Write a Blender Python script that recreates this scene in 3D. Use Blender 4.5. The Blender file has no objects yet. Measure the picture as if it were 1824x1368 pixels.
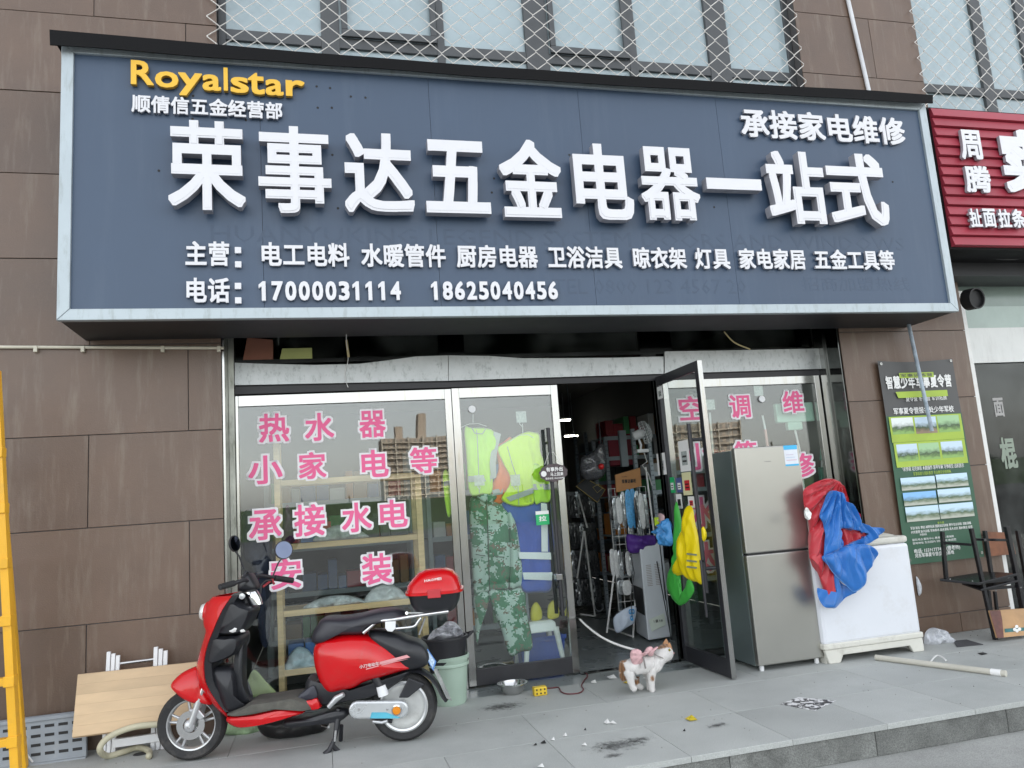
import bpy, bmesh, math, random
from mathutils import Vector, Matrix, noise
R = math.radians
random.seed(7)
SC = bpy.context.scene
COL = SC.collection
# ------------------------------------------------------------------ camera
def rotm(a, b, g):
    return Matrix.Rotation(a, 3, 'Z') @ Matrix.Rotation(b, 3, 'X') @ Matrix.Rotation(g, 3, 'Z')
CR = rotm(R(-14.547), R(98.716), R(-4.132))
CC = Vector((0, -6.2, 1.4136))
FP = 1369.0
cam_d = bpy.data.cameras.new('camera'); cam = bpy.data.objects.new('camera', cam_d)
cam_d.sensor_width = 36; cam_d.lens = FP / 1824 * 36; cam_d.clip_end = 1500; cam_d.clip_start = .05
cam.matrix_world = Matrix.Translation(CC) @ CR.to_4x4()
COL.objects.link(cam); SC.camera = cam
# ------------------------------------------------------------------ light
SUN_EL, SUN_ROT = R(36), R(18)
w = bpy.data.worlds.new('World'); SC.world = w; w.use_nodes = True
nt = w.node_tree; nt.nodes.clear()
sky = nt.nodes.new('ShaderNodeTexSky'); sky.sky_type = 'NISHITA'; sky.sun_disc = False
sky.sun_elevation = SUN_EL; sky.sun_rotation = SUN_ROT; sky.air_density = 1.2; sky.dust_density = 1.6; sky.ozone_density = 1.4
bg = nt.nodes.new('ShaderNodeBackground'); bg.inputs['Strength'].default_value = .15
wo = nt.nodes.new('ShaderNodeOutputWorld')
hz = nt.nodes.new('ShaderNodeHueSaturation'); hz.inputs['Saturation'].default_value = .20   # thin white haze over the blue
nt.links.new(sky.outputs[0], hz.inputs['Color']); nt.links.new(hz.outputs[0], bg.inputs[0]); nt.links.new(bg.outputs[0], wo.inputs[0])
sl = bpy.data.lights.new('sun', 'SUN'); sl.energy = 3.2; sl.angle = R(.6); sl.color = (1, .96, .9)
so = bpy.data.objects.new('sun', sl); COL.objects.link(so)
sd = Vector((math.sin(SUN_ROT) * math.cos(SUN_EL), math.cos(SUN_ROT) * math.cos(SUN_EL), math.sin(SUN_EL)))
so.rotation_euler = sd.to_track_quat('Z', 'Y').to_euler()
SC.view_settings.view_transform = 'Standard'; SC.view_settings.look = 'None'
SC.view_settings.exposure = 1.9; SC.view_settings.gamma = 1; SC.view_settings.use_curve_mapping = False
SC.render.engine = 'CYCLES'
SC.cycles.max_bounces = 8; SC.cycles.transparent_max_bounces = 14
# ------------------------------------------------------------------ photo ray -> place in the world
def ray(u, v): return CR @ Vector(((u - 912) / FP, -(v - 684) / FP, -1))
def P(u, v, y=0.0):
    d = ray(u, v); return CC + d * ((y - CC.y) / d.y)
def G(u, v, z=0.0):
    d = ray(u, v); return CC + d * ((z - CC.z) / d.z)
def PX(u, v, x):
    d = ray(u, v); return CC + d * ((x - CC.x) / d.x)
# ------------------------------------------------------------------ mesh building
class MB:
    def __init__(s): s.v = []; s.f = []; s.m = []; s.cur = 0
    def add(s, vs, fs):
        b = len(s.v); s.v += [Vector(p) for p in vs]
        for f in fs: s.f.append(tuple(i + b for i in f)); s.m.append(s.cur)
        return s
    def box(s, x0, x1, y0, y1, z0, z1):
        return s.hexa([(x0,y0,z0),(x1,y0,z0),(x1,y1,z0),(x0,y1,z0),(x0,y0,z1),(x1,y0,z1),(x1,y1,z1),(x0,y1,z1)])
    def hexa(s, p):
        return s.add(p, [(0,3,2,1),(4,5,6,7),(0,1,5,4),(1,2,6,5),(2,3,7,6),(3,0,4,7)])
    def slab(s, q, th):
        q = [Vector(p) for p in q]; th = Vector(th); n = len(q)
        return s.add(q + [p + th for p in q], [tuple(range(n)), tuple(range(2*n-1, n-1, -1))] + [(i, i+n, (i+1)%n+n, (i+1)%n) for i in range(n)])
    def bar(s, a, b, wx, wy, up=(0,0,1)):
        a, b = Vector(a), Vector(b); d = (b - a).normalized(); u = Vector(up)
        if abs(d.dot(u)) > .95: u = Vector((0,1,0))
        x = d.cross(u).normalized() * wx / 2; y = x.cross(d).normalized() * wy / 2
        return s.hexa([a-x-y, a+x-y, a+x+y, a-x+y, b-x-y, b+x-y, b+x+y, b-x+y])
    def tube(s, pts, r, n=10, cap=True, loop=False, sy=1.0):
        pts = [Vector(p) for p in pts]; k = len(pts); b = len(s.v)
        rs = r if isinstance(r, (list, tuple)) else [r] * k
        prev = None
        for i, p in enumerate(pts):
            if loop: t = pts[(i+1)%k] - pts[i-1]
            else: t = pts[min(i+1, k-1)] - pts[max(i-1, 0)]
            t.normalize()
            if prev is None:
                u = Vector((0,0,1)) if abs(t.z) < .9 else Vector((1,0,0))
                x = t.cross(u).normalized()
            else:
                x = (prev - t * prev.dot(t))
                x = x.normalized() if x.length > 1e-6 else t.orthogonal().normalized()
            prev = x; y = t.cross(x)
            for j in range(n):
                a = 2*math.pi*j/n
                s.v.append(p + (x*math.cos(a) + y*math.sin(a)*sy) * rs[i])
        for i in range(k if loop else k-1):
            for j in range(n):
                i2 = (i+1) % k
                s.f.append((b+i*n+j, b+i*n+(j+1)%n, b+i2*n+(j+1)%n, b+i2*n+j)); s.m.append(s.cur)
        if cap and not loop:
            s.f.append(tuple(b+j for j in range(n-1, -1, -1))); s.m.append(s.cur)
            s.f.append(tuple(b+(k-1)*n+j for j in range(n))); s.m.append(s.cur)
        return s
    def lathe(s, prof, c, ax=(0,0,1), n=24, sx=1.0, closed=False):
        c = Vector(c); ax = Vector(ax).normalized(); x = ax.orthogonal().normalized()
        if abs(ax.z) > .9: x = Vector((1,0,0))
        y = ax.cross(x); b = len(s.v); k = len(prof)
        for r, h in prof:
            for j in range(n):
                a = 2*math.pi*j/n
                s.v.append(c + ax*h + (x*math.cos(a)*sx + y*math.sin(a)) * max(r, 1e-5))
        for i in range(k if closed else k-1):
            i2 = (i+1) % k
            for j in range(n):
                s.f.append((b+i*n+j, b+i*n+(j+1)%n, b+i2*n+(j+1)%n, b+i2*n+j)); s.m.append(s.cur)
        return s
    def cyl(s, a, b, r, n=16):
        return s.tube([a, b], r, n)
    def ball(s, c, r, n=12, sq=(1,1,1)):
        b0 = len(s.v); c = Vector(c)
        h = n // 2
        for i in range(h+1):
            t = math.pi*i/h
            for j in range(n):
                a = 2*math.pi*j/n
                s.v.append(c + Vector((math.sin(t)*math.cos(a)*sq[0], math.sin(t)*math.sin(a)*sq[1], math.cos(t)*sq[2]))*r)
        for i in range(h):
            for j in range(n):
                s.f.append((b0+i*n+j, b0+(i+1)*n+j, b0+(i+1)*n+(j+1)%n, b0+i*n+(j+1)%n)); s.m.append(s.cur)
        return s
    def loft(s, rings, cap=True):
        n = len(rings[0]); b = len(s.v)
        for r in rings: s.v += [Vector(p) for p in r]
        for i in range(len(rings)-1):
            for j in range(n):
                s.f.append((b+i*n+j, b+i*n+(j+1)%n, b+(i+1)*n+(j+1)%n, b+(i+1)*n+j)); s.m.append(s.cur)
        if cap:
            s.f.append(tuple(b+j for j in range(n-1,-1,-1))); s.m.append(s.cur)
            s.f.append(tuple(b+(len(rings)-1)*n+j for j in range(n))); s.m.append(s.cur)
        return s
    def build(s, name, mat, parent=None, smooth=0, bevel=0, sub=0, label=None, recalc=True):
        me = bpy.data.meshes.new(name)
        off = wloc(parent)
        me.from_pydata([tuple(p - off) for p in s.v], [], s.f)
        mats = mat if isinstance(mat, (list, tuple)) else [mat]
        for m in mats: me.materials.append(m)
        if len(mats) > 1: me.polygons.foreach_set('material_index', s.m)
        me.update()
        if recalc:
            bm = bmesh.new(); bm.from_mesh(me); bmesh.ops.recalc_face_normals(bm, faces=bm.faces); bm.to_mesh(me); bm.free()
        if smooth:
            me.polygons.foreach_set('use_smooth', [True]*len(me.polygons))
            if smooth < 180: me.set_sharp_from_angle(angle=R(smooth))
        o = bpy.data.objects.new(name, me); COL.objects.link(o)
        if parent: o.parent = parent
        if bevel:
            b = o.modifiers.new('b', 'BEVEL'); b.width = bevel; b.segments = 2; b.limit_method = 'ANGLE'; b.angle_limit = R(40); b.harden_normals = False
        if sub:
            m = o.modifiers.new('s', 'SUBSURF'); m.levels = sub; m.render_levels = sub
        if label: o['label'] = label
        return o
def wloc(p):
    v = Vector((0,0,0))
    while p: v += Vector(p.location); p = p.parent
    return v
def T(name, label, cat, loc=(0,0,0), group=None):
    o = bpy.data.objects.new(name, None); COL.objects.link(o); o.location = loc; o.empty_display_size = .1
    return tag(o, label, cat, group)
def E(name, parent, loc=None):       # part that is an empty holding sub-parts
    o = bpy.data.objects.new(name, None); COL.objects.link(o); o.empty_display_size = .1
    o.parent = parent; o.location = Vector(loc) - wloc(parent) if loc is not None else (0,0,0)
    return o
def tag(o, label, cat, group=None):
    o['label'] = label; o['category'] = cat
    if group: o['group'] = group
    return o
def struct(o, label=None):
    o['kind'] = 'structure'
    if label: o['label'] = label
    return o
def dup_part(src, parent, loc=(0,0,0), rot=None, scale=None):
    c = src.copy(); COL.objects.link(c); c.parent = parent; c.location = loc
    if rot is not None: c.rotation_euler = rot
    if scale is not None: c.scale = scale
    return c
def smoothpoly(pts, n=6, closed=True):
    pts = [Vector(p) for p in pts]; k = len(pts); out = []
    rng = range(k) if closed else range(k-1)
    for i in rng:
        p0 = pts[(i-1)%k] if closed or i > 0 else pts[0]; p1 = pts[i]; p2 = pts[(i+1)%k]
        p3 = pts[(i+2)%k] if closed or i < k-2 else pts[-1]
        for j in range(n):
            t = j/n
            out.append(.5*((2*p1) + (p2-p0)*t + (2*p0-5*p1+4*p2-p3)*t*t + (3*p1-p0-3*p2+p3)*t**3))
    if not closed: out.append(pts[-1])
    return out
def pillow(mb, poly, wvec, W, p=2.5, n=9, smin=.0, sm=5, w0=0, cen=None, sharp=False):
    """side outline (3D points in a plane) swelling sideways along wvec to half width W"""
    pts = [Vector(q) for q in poly] if sharp else smoothpoly(poly, sm)
    c = cen or sum(pts, Vector())/len(pts); wv = Vector(wvec).normalized(); rings = []
    for i in range(n+1):
        a = -math.pi/2 + math.pi*i/n; t = math.sin(a)
        sc = max(max(0, 1 - abs(t)**p)**(1/p), smin, .02)
        rings.append([c + (q-c)*sc + wv*(w0 + W*t) for q in pts])
    return mb.loft(rings)
def puff(mb, poly, nrm, front=.05, back=.01, fold=.02, fs=6, rings=14, sm=5, seed=0, cen=None, pw=2.0, stretch=(1,1,1), sharp=False, cw=.5, pivot=None, pk=0, pa=.0):
    """crumpled or hanging cloth: outline filled from the middle, swelling towards nrm, closed behind"""
    pts = [Vector(q) for q in poly] if sharp else smoothpoly(poly, sm)
    c = cen or sum(pts, Vector())/len(pts); nv = Vector(nrm).normalized(); k = len(pts)
    st = Vector(stretch)
    def disp(q, r, f, sgn):
        e = max(0, 1-r**pw)
        s_ = Vector((q.x*st.x, q.y*st.y, q.z*st.z))*fs + Vector((seed*3.7, seed*1.3, seed))
        a = noise.noise(s_); b = (1-abs(noise.noise(s_*.9+Vector((5,3,1))))*3.2)+(.5-abs(noise.noise(s_*2.1+Vector((1,7,4))))*1.6)*.6
        if pivot and sgn > 0:
            d = q-pivot; hx = nv.cross(Vector((0,0,1))).normalized(); an = math.atan2(d.z, d.dot(hx)); L = min(1, d.length/.12)
            ph = an*pk/6.283 + noise.noise(q*4+Vector((seed,0,0)))*.55; tw = abs((ph % 1)*2-1); ph2 = an*pk*2.3/6.283+noise.noise(q*6+Vector((0,seed,0)))*.8; tw2 = abs((ph2 % 1)*2-1)
            return q + nv*(f*e**.5 + (pa*(tw-.5)+pa*.4*(tw2-.5))*L*min(1, e*3+.3) + fold*a*min(1, e*2+.25))
        return q + nv*sgn*(f*e**.6 + fold*(a*1.1+b*cw)*min(1, e*2+.25))
    rr = [disp(c, 0, front, 1)]; faces = []
    vs = [disp(c, 0, front, 1)]
    for i in range(1, rings+1):
        t = i/rings
        for q in pts: vs.append(disp(c+(q-c)*t, t, front, 1))
    for j in range(k): faces.append((0, 1+j, 1+(j+1)%k))
    for i in range(rings-1):
        for j in range(k):
            a = 1+i*k; faces.append((a+j, a+k+j, a+k+(j+1)%k, a+(j+1)%k))
    L = 1+(rings-1)*k; B = len(vs)
    for q in pts: vs.append(disp(c+(q-c)*.6, .6, back, -1) if back > 0 else c+(q-c)*.6-nv*.004)
    vs.append(c - nv*max(back,.004))
    for j in range(k):
        faces.append((L+j, B+j, B+(j+1)%k, L+(j+1)%k)); faces.append((B+j, B+k, B+(j+1)%k))
    return mb.add(vs, faces)
# ------------------------------------------------------------------ materials
MC = {}
def M(name, col, rough=.5, metal=0, var=.12, scale=4, bump=0, bscale=40, rand=0, st=(1,1,1), spec=.5, dirt=None, coat=0, fine=0, emit=0, alpha=1, trans=0, sheen=0):
    if name in MC: return MC[name]
    m = bpy.data.materials.new(name); m.use_nodes = True; MC[name] = m
    n = m.node_tree.nodes; l = m.node_tree.links; b = n['Principled BSDF']
    def N(t, **k):
        x = n.new(t)
        for a, v in k.items(): setattr(x, a, v)
        return x
    tc = N('ShaderNodeTexCoord'); mp = N('ShaderNodeMapping'); mp.inputs['Scale'].default_value = st
    oi = N('ShaderNodeObjectInfo')
    l.new(tc.outputs['Object'], mp.inputs[0])
    ad = N('ShaderNodeVectorMath', operation='MULTIPLY_ADD'); ad.inputs[1].default_value = (1,1,1)
    l.new(mp.outputs[0], ad.inputs[0])
    rv = N('ShaderNodeVectorMath', operation='SCALE'); rv.inputs[0].default_value = (7,5,3); l.new(oi.outputs['Random'], rv.inputs['Scale']); l.new(rv.outputs[0], ad.inputs[2])
    nz = N('ShaderNodeTexNoise'); nz.inputs['Scale'].default_value = scale; nz.inputs['Detail'].default_value = 6; nz.inputs['Roughness'].default_value = .6
    l.new(ad.outputs[0], nz.inputs['Vector'])
    cr = N('ShaderNodeMapRange'); cr.inputs[1].default_value = .3; cr.inputs[2].default_value = .7; cr.inputs[3].default_value = 1-var; cr.inputs[4].default_value = 1+var
    l.new(nz.outputs[0], cr.inputs[0]); fac = cr.outputs[0]
    if rand:
        r2 = N('ShaderNodeMapRange'); r2.inputs[3].default_value = 1-rand; r2.inputs[4].default_value = 1+rand
        l.new(oi.outputs['Random'], r2.inputs[0]); mu = N('ShaderNodeMath', operation='MULTIPLY'); l.new(fac, mu.inputs[0]); l.new(r2.outputs[0], mu.inputs[1]); fac = mu.outputs[0]
    if fine:
        f2 = N('ShaderNodeTexNoise'); f2.inputs['Scale'].default_value = 180; f2.inputs['Detail'].default_value = 3; l.new(tc.outputs['Object'], f2.inputs['Vector'])
        r3 = N('ShaderNodeMapRange'); r3.inputs[1].default_value = .3; r3.inputs[2].default_value = .7; r3.inputs[3].default_value = 1-fine; r3.inputs[4].default_value = 1+fine
        l.new(f2.outputs[0], r3.inputs[0]); mu = N('ShaderNodeMath', operation='MULTIPLY'); l.new(fac, mu.inputs[0]); l.new(r3.outputs[0], mu.inputs[1]); fac = mu.outputs[0]
    sc = N('ShaderNodeVectorMath', operation='SCALE'); sc.inputs[0].default_value = col[:3]; l.new(fac, sc.inputs['Scale']); out = sc.outputs[0]
    if dirt:
        dc, amt, dsc = dirt[:3]; dst = dirt[3] if len(dirt) > 3 else (1,1,1)
        mp2 = N('ShaderNodeMapping'); mp2.inputs['Scale'].default_value = dst; l.new(ad.outputs[0], mp2.inputs[0])
        d = N('ShaderNodeTexNoise'); d.inputs['Scale'].default_value = dsc; d.inputs['Detail'].default_value = 8; d.inputs['Roughness'].default_value = .7; l.new(mp2.outputs[0], d.inputs['Vector'])
        dr = N('ShaderNodeMapRange'); dr.inputs[1].default_value = .52; dr.inputs[2].default_value = .72; dr.inputs[4].default_value = amt; l.new(d.outputs[0], dr.inputs[0])
        mx = N('ShaderNodeMix', data_type='RGBA'); l.new(dr.outputs[0], mx.inputs[0]); l.new(out, mx.inputs[6]); mx.inputs[7].default_value = (*dc, 1); out = mx.outputs[2]
    l.new(out, b.inputs['Base Color'])
    rr = N('ShaderNodeMapRange'); rr.inputs[3].default_value = max(0, rough*.8); rr.inputs[4].default_value = min(1, rough*1.2); l.new(nz.outputs[0], rr.inputs[0]); l.new(rr.outputs[0], b.inputs['Roughness'])
    b.inputs['Metallic'].default_value = metal; b.inputs['Specular IOR Level'].default_value = spec; b.inputs['Coat Weight'].default_value = coat; b.inputs['Coat Roughness'].default_value = .05
    b.inputs['Alpha'].default_value = alpha; b.inputs['Transmission Weight'].default_value = trans; b.inputs['Sheen Weight'].default_value = sheen
    if emit: b.inputs['Emission Color'].default_value = (*col[:3], 1); b.inputs['Emission Strength'].default_value = emit
    if bump:
        bz = N('ShaderNodeTexNoise'); bz.inputs['Scale'].default_value = bscale; bz.inputs['Detail'].default_value = 5; l.new(ad.outputs[0], bz.inputs['Vector'])
        bp = N('ShaderNodeBump'); bp.inputs['Strength'].default_value = bump; bp.inputs['Distance'].default_value = .01; l.new(bz.outputs[0], bp.inputs['Height']); l.new(bp.outputs[0], b.inputs['Normal'])
    return m
def glassm(name, tint, ior=1.9, rough=0.0, dirt=.03, wave=0.0):
    m = bpy.data.materials.new(name); m.use_nodes = True; n = m.node_tree.nodes; l = m.node_tree.links; n.clear()
    o = n.new('ShaderNodeOutputMaterial'); tr = n.new('ShaderNodeBsdfTransparent'); tr.inputs[0].default_value = (*tint, 1)
    gl = n.new('ShaderNodeBsdfGlossy'); gl.inputs['Roughness'].default_value = rough; ge = n.new('ShaderNodeNewGeometry'); dt = n.new('ShaderNodeVectorMath'); dt.operation = 'DOT_PRODUCT'; l.new(ge.outputs['Normal'], dt.inputs[0]); l.new(ge.outputs['Incoming'], dt.inputs[1])
    ab = n.new('ShaderNodeMath'); ab.operation = 'ABSOLUTE'; l.new(dt.outputs['Value'], ab.inputs[0]); om = n.new('ShaderNodeMath'); om.operation = 'SUBTRACT'; om.inputs[0].default_value = 1; l.new(ab.outputs[0], om.inputs[1])
    pw = n.new('ShaderNodeMath'); pw.operation = 'POWER'; pw.inputs[1].default_value = 5; l.new(om.outputs[0], pw.inputs[0]); fr = n.new('ShaderNodeMath'); fr.operation = 'MULTIPLY_ADD'; fr.inputs[1].default_value = .8-ior; fr.inputs[2].default_value = ior; l.new(pw.outputs[0], fr.inputs[0])
    df = n.new('ShaderNodeBsdfDiffuse'); df.inputs[0].default_value = (.6,.62,.6,1)
    mx = n.new('ShaderNodeMixShader'); mx2 = n.new('ShaderNodeMixShader')
    tc = n.new('ShaderNodeTexCoord'); nz = n.new('ShaderNodeTexNoise'); nz.inputs['Scale'].default_value = 3; nz.inputs['Detail'].default_value = 8
    mr = n.new('ShaderNodeMapRange'); mr.inputs[1].default_value = .4; mr.inputs[2].default_value = .8; mr.inputs[4].default_value = dirt*3
    l.new(tc.outputs['Object'], nz.inputs['Vector']); l.new(nz.outputs[0], mr.inputs[0]); l.new(mr.outputs[0], mx2.inputs[0])
    if wave:
        w2 = n.new('ShaderNodeTexNoise'); w2.inputs['Scale'].default_value = 1.3; w2.inputs['Detail'].default_value = 1; l.new(tc.outputs['Object'], w2.inputs['Vector'])
        bp = n.new('ShaderNodeBump'); bp.inputs['Strength'].default_value = 1; bp.inputs['Distance'].default_value = wave; l.new(w2.outputs[0], bp.inputs['Height']); l.new(bp.outputs[0], gl.inputs['Normal'])
    l.new(fr.outputs[0], mx.inputs[0]); l.new(tr.outputs[0], mx.inputs[1]); l.new(gl.outputs[0], mx.inputs[2])
    l.new(mx.outputs[0], mx2.inputs[1]); l.new(df.outputs[0], mx2.inputs[2]); l.new(mx2.outputs[0], o.inputs[0])
    MC[name] = m; return m
def camo(name):
    m = bpy.data.materials.new(name); m.use_nodes = True; n = m.node_tree.nodes; l = m.node_tree.links; b = n['Principled BSDF']
    tc = n.new('ShaderNodeTexCoord'); sn = n.new('ShaderNodeVectorMath'); sn.operation = 'SNAP'; sn.inputs[1].default_value = (.009,.5,.009)
    l.new(tc.outputs['Object'], sn.inputs[0]); prev = None
    for i, (sc, th, c) in enumerate(((7, .51, (.05,.19,.10)), (12, .57, (.17,.14,.10)), (16, .64, (.035,.07,.045)))):
        nz = n.new('ShaderNodeTexNoise'); nz.inputs['Scale'].default_value = sc; nz.inputs['Detail'].default_value = 5; nz.inputs['Roughness'].default_value = .75
        of = n.new('ShaderNodeVectorMath'); of.inputs[1].default_value = (i*9.3, 0, i*4.1); l.new(sn.outputs[0], of.inputs[0]); l.new(of.outputs[0], nz.inputs['Vector'])
        st = n.new('ShaderNodeMath'); st.operation = 'GREATER_THAN'; st.inputs[1].default_value = th; l.new(nz.outputs[0], st.inputs[0])
        mx = n.new('ShaderNodeMix'); mx.data_type = 'RGBA'; l.new(st.outputs[0], mx.inputs[0])
        if prev: l.new(prev, mx.inputs[6])
        else: mx.inputs[6].default_value = (.42,.54,.49,1)
        mx.inputs[7].default_value = (*c, 1); prev = mx.outputs[2]
    l.new(prev, b.inputs['Base Color']); b.inputs['Roughness'].default_value = .85
    return m
# ------------------------------------------------------------------ lettering
def glyph_raw(ch, res=3):
    cu = bpy.data.curves.new('t', 'FONT'); cu.body = ch; cu.size = 1; cu.resolution_u = res; cu.extrude = .5
    ob = bpy.data.objects.new('t', cu); COL.objects.link(ob)
    dg = bpy.context.evaluated_depsgraph_get(); ev = ob.evaluated_get(dg); me = ev.to_mesh()
    vs = [Vector(v.co) for v in me.vertices]; fs = [tuple(p.vertices) for p in me.polygons]
    ev.to_mesh_clear(); bpy.data.objects.remove(ob); bpy.data.curves.remove(cu)
    return vs, fs
RAW = {}
def glyph_data(ch, bold=0.0, res=3):
    """bolder strokes: a square pen run along the outline, each run a hair deeper so no faces share a plane"""
    if (ch, res) not in RAW: RAW[(ch, res)] = glyph_raw(ch, res)
    vs, fs = RAW[(ch, res)]
    if bold <= 0.004: return vs, fs
    V, F = list(vs), list(fs); top = [f for f in fs if all(vs[i].z > .4 for i in f)]; use = {}
    for f in top:
        for i in range(len(f)):
            k = tuple(sorted((tuple(round(c, 5) for c in vs[f[i]][:2]), tuple(round(c, 5) for c in vs[f[(i+1)%len(f)]][:2])))); use[k] = use.get(k, 0)+1
    n = 0
    for (p, q), c in use.items():
        if c != 1: continue
        bo = bold*(1-((n*7) % 23)*.0035)
        pts = sorted({(x+dx, y+dy) for x, y in (p, q) for dx in (-bo, bo) for dy in (-bo, bo)})
        h = []
        for seq in (pts, pts[::-1]):
            g = []
            for t in seq:
                while len(g) > 1 and (g[-1][0]-g[-2][0])*(t[1]-g[-2][1])-(g[-1][1]-g[-2][1])*(t[0]-g[-2][0]) <= 1e-9: g.pop()
                g.append(t)
            h += g[:-1]
        n += 1; e = (n % 97+1)*.0006; b = len(V); m = len(h)
        V += [Vector((x, y, .5-e)) for x, y in h]+[Vector((x, y, -.5+e)) for x, y in h]
        F.append(tuple(range(b, b+m))); F.append(tuple(range(b+2*m-1, b+m-1, -1))); F += [(b+i, b+m+i, b+m+(i+1)%m, b+(i+1)%m) for i in range(m)]
    return V, F
GC = {}
def letter(ch, mats, x0, x1, z0, z1, yb, dep, parent, bold=.02, fit='bbox', name='letter', em=None, mat4=None, shear=0, rot=0):
    """one character standing on a vertical plane that faces -Y (or placed by mat4); yb is its back, dep its thickness"""
    k = (ch, bold)
    if k not in GC: GC[k] = glyph_data(ch, bold)
    vs, fs = GC[k]
    if not vs: return None
    if fit == 'bbox':
        ax, bx = min(v.x for v in vs), max(v.x for v in vs); ay, by = min(v.y for v in vs), max(v.y for v in vs)
        if bx-ax < 1e-4 or by-ay < 1e-4: return None
    else: ax, bx, ay, by = 0, 1, -.12, .88
    out = []
    for v in vs:
        fx = (v.x-ax)/(bx-ax); fy = (v.y-ay)/(by-ay)
        X = x0+(x1-x0)*fx; Z = z0+(z1-z0)*fy
        if rot:
            cx, cz = (x0+x1)/2, (z0+z1)/2; dx, dz = X-cx, Z-cz; X = cx+dx*math.cos(rot)-dz*math.sin(rot); Z = cz+dx*math.sin(rot)+dz*math.cos(rot)
        out.append(Vector((X, yb - (v.z+.5)*dep, Z)))
    if mat4: out = [mat4 @ q for q in out]
    mb = MB(); mb.v = out; mb.f = list(fs)
    ml = mats if isinstance(mats, (list, tuple)) else [mats]
    for f in fs:
        z = [vs[i].z for i in f]; mb.m.append(0 if (max(z)-min(z) < 1e-4 or len(ml) == 1) else 1)
    return mb.build(name, ml if len(ml) > 1 else ml[0], parent, recalc=False)
def row(text, mats, x0, x1, z0, z1, yb, dep, parent, bold=.02, fill=.94, **k):
    n = len(text); w_ = (x1-x0)/n
    for i, ch in enumerate(text):
        if ch != ' ': letter(ch, mats, x0+w_*i, x0+w_*i+w_*fill/.98, z0, z1, yb, dep, parent, bold, fit='em' if ord(ch) > 0x2000 else 'bbox', **k)
def line_obj(text, mat, c, w_, h, yb, dep, parent, bold=.01, name='lettering', mat4=None):
    """a whole short line of small print as one flat mesh"""
    k = (text, bold)
    if k not in GC: GC[k] = glyph_data(text, bold, 1)
    vs, fs = GC[k]; ax, bx = min(v.x for v in vs), max(v.x for v in vs); ay, by = min(v.y for v in vs), max(v.y for v in vs)
    out = [Vector((c[0]+((v.x-ax)/(bx-ax)-.5)*w_, yb-(v.z+.5)*dep, c[1]+((v.y-ay)/(by-ay)-.5)*h)) for v in vs]
    if mat4: out = [mat4 @ q for q in out]
    mb = MB(); mb.v = out; mb.f = list(fs); mb.m = [0]*len(fs)
    return mb.build(name, mat, parent, recalc=False)
def rect(u0, v0, u1, v1, y):
    vm, um = (v0+v1)/2, (u0+u1)/2
    return P(u0, vm, y).x, P(u1, vm, y).x, P(um, v1, y).z, P(um, v0, y).z
# ================================================================== shared materials
stone = M('brown_stone', (.126,.080,.055), .42, var=.13, scale=2.2, bump=.15, bscale=120, rand=.10, dirt=((.20,.155,.118), .75, 5.0, (2.5,2.5,.3)), fine=.08, spec=.6)
groove = M('joint', (.105,.10,.10), .8)
granite = M('granite', (.40,.415,.40), .7, var=.10, scale=1.6, bump=.10, bscale=200, rand=.05, fine=.16, dirt=((.27,.285,.275), .5, 1.3))
granite_d = M('granite_dark', (.17,.175,.165), .8, var=.25, scale=5, bump=.5, bscale=90, rand=.10, fine=.35, dirt=((.06,.06,.055), .75, 4))
paving = M('paving', (.31,.315,.30), .85, var=.15, scale=1.2, bump=.2, bscale=150, fine=.25, dirt=((.16,.16,.155), .5, 2))
asphalt = M('asphalt', (.07,.07,.072), .9, var=.2, scale=2, fine=.3)
steel = M('stainless', (.37,.37,.36), .18, 1, var=.06, scale=2, dirt=((.30,.28,.22), .6, 5, (6,6,.8)))
steel_h = M('header_steel', (.43,.45,.45), .4, .6, var=.16, scale=4, bump=.2, bscale=6, dirt=((.10,.11,.10), .6, 16, (2,2,1)))
dsteel = M('dark_steel', (.10,.105,.10), .1, 1, var=.3, scale=3)
frame_g = M('window_frame', (.085,.09,.095), .5, .2, var=.1)
alu = M('sign_aluminium', (.40,.455,.48), .4, .3, var=.08, scale=3, dirt=((.2,.22,.2), .5, 6, (4,4,1)))
blackp = M('black_paint', (.012,.012,.014), .22, var=.3)
rubber = M('black_rubber', (.018,.018,.019), .7, var=.2)
blackpl = M('black_plastic', (.022,.022,.026), .45, var=.2, scale=8)
white = M('white_plastic', (.78,.79,.80), .35, var=.03)
whitepaint = M('white_paint', (.72,.72,.70), .4, var=.05, scale=8, dirt=((.4,.38,.33), .4, 12))
paper = M('paper', (.80,.80,.78), .7, var=.04)
wood = M('pine', (.70,.49,.27), .6, var=.16, scale=3, st=(1,14,14), bump=.06, bscale=60, rand=.08)
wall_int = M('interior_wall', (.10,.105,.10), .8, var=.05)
glass_w = glassm('shop_glass', (.93,.97,.95), .085, dirt=.006, wave=.0015)
glass_c = glassm('clear_glass', (.95,.97,.96), .05, dirt=.005)
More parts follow.
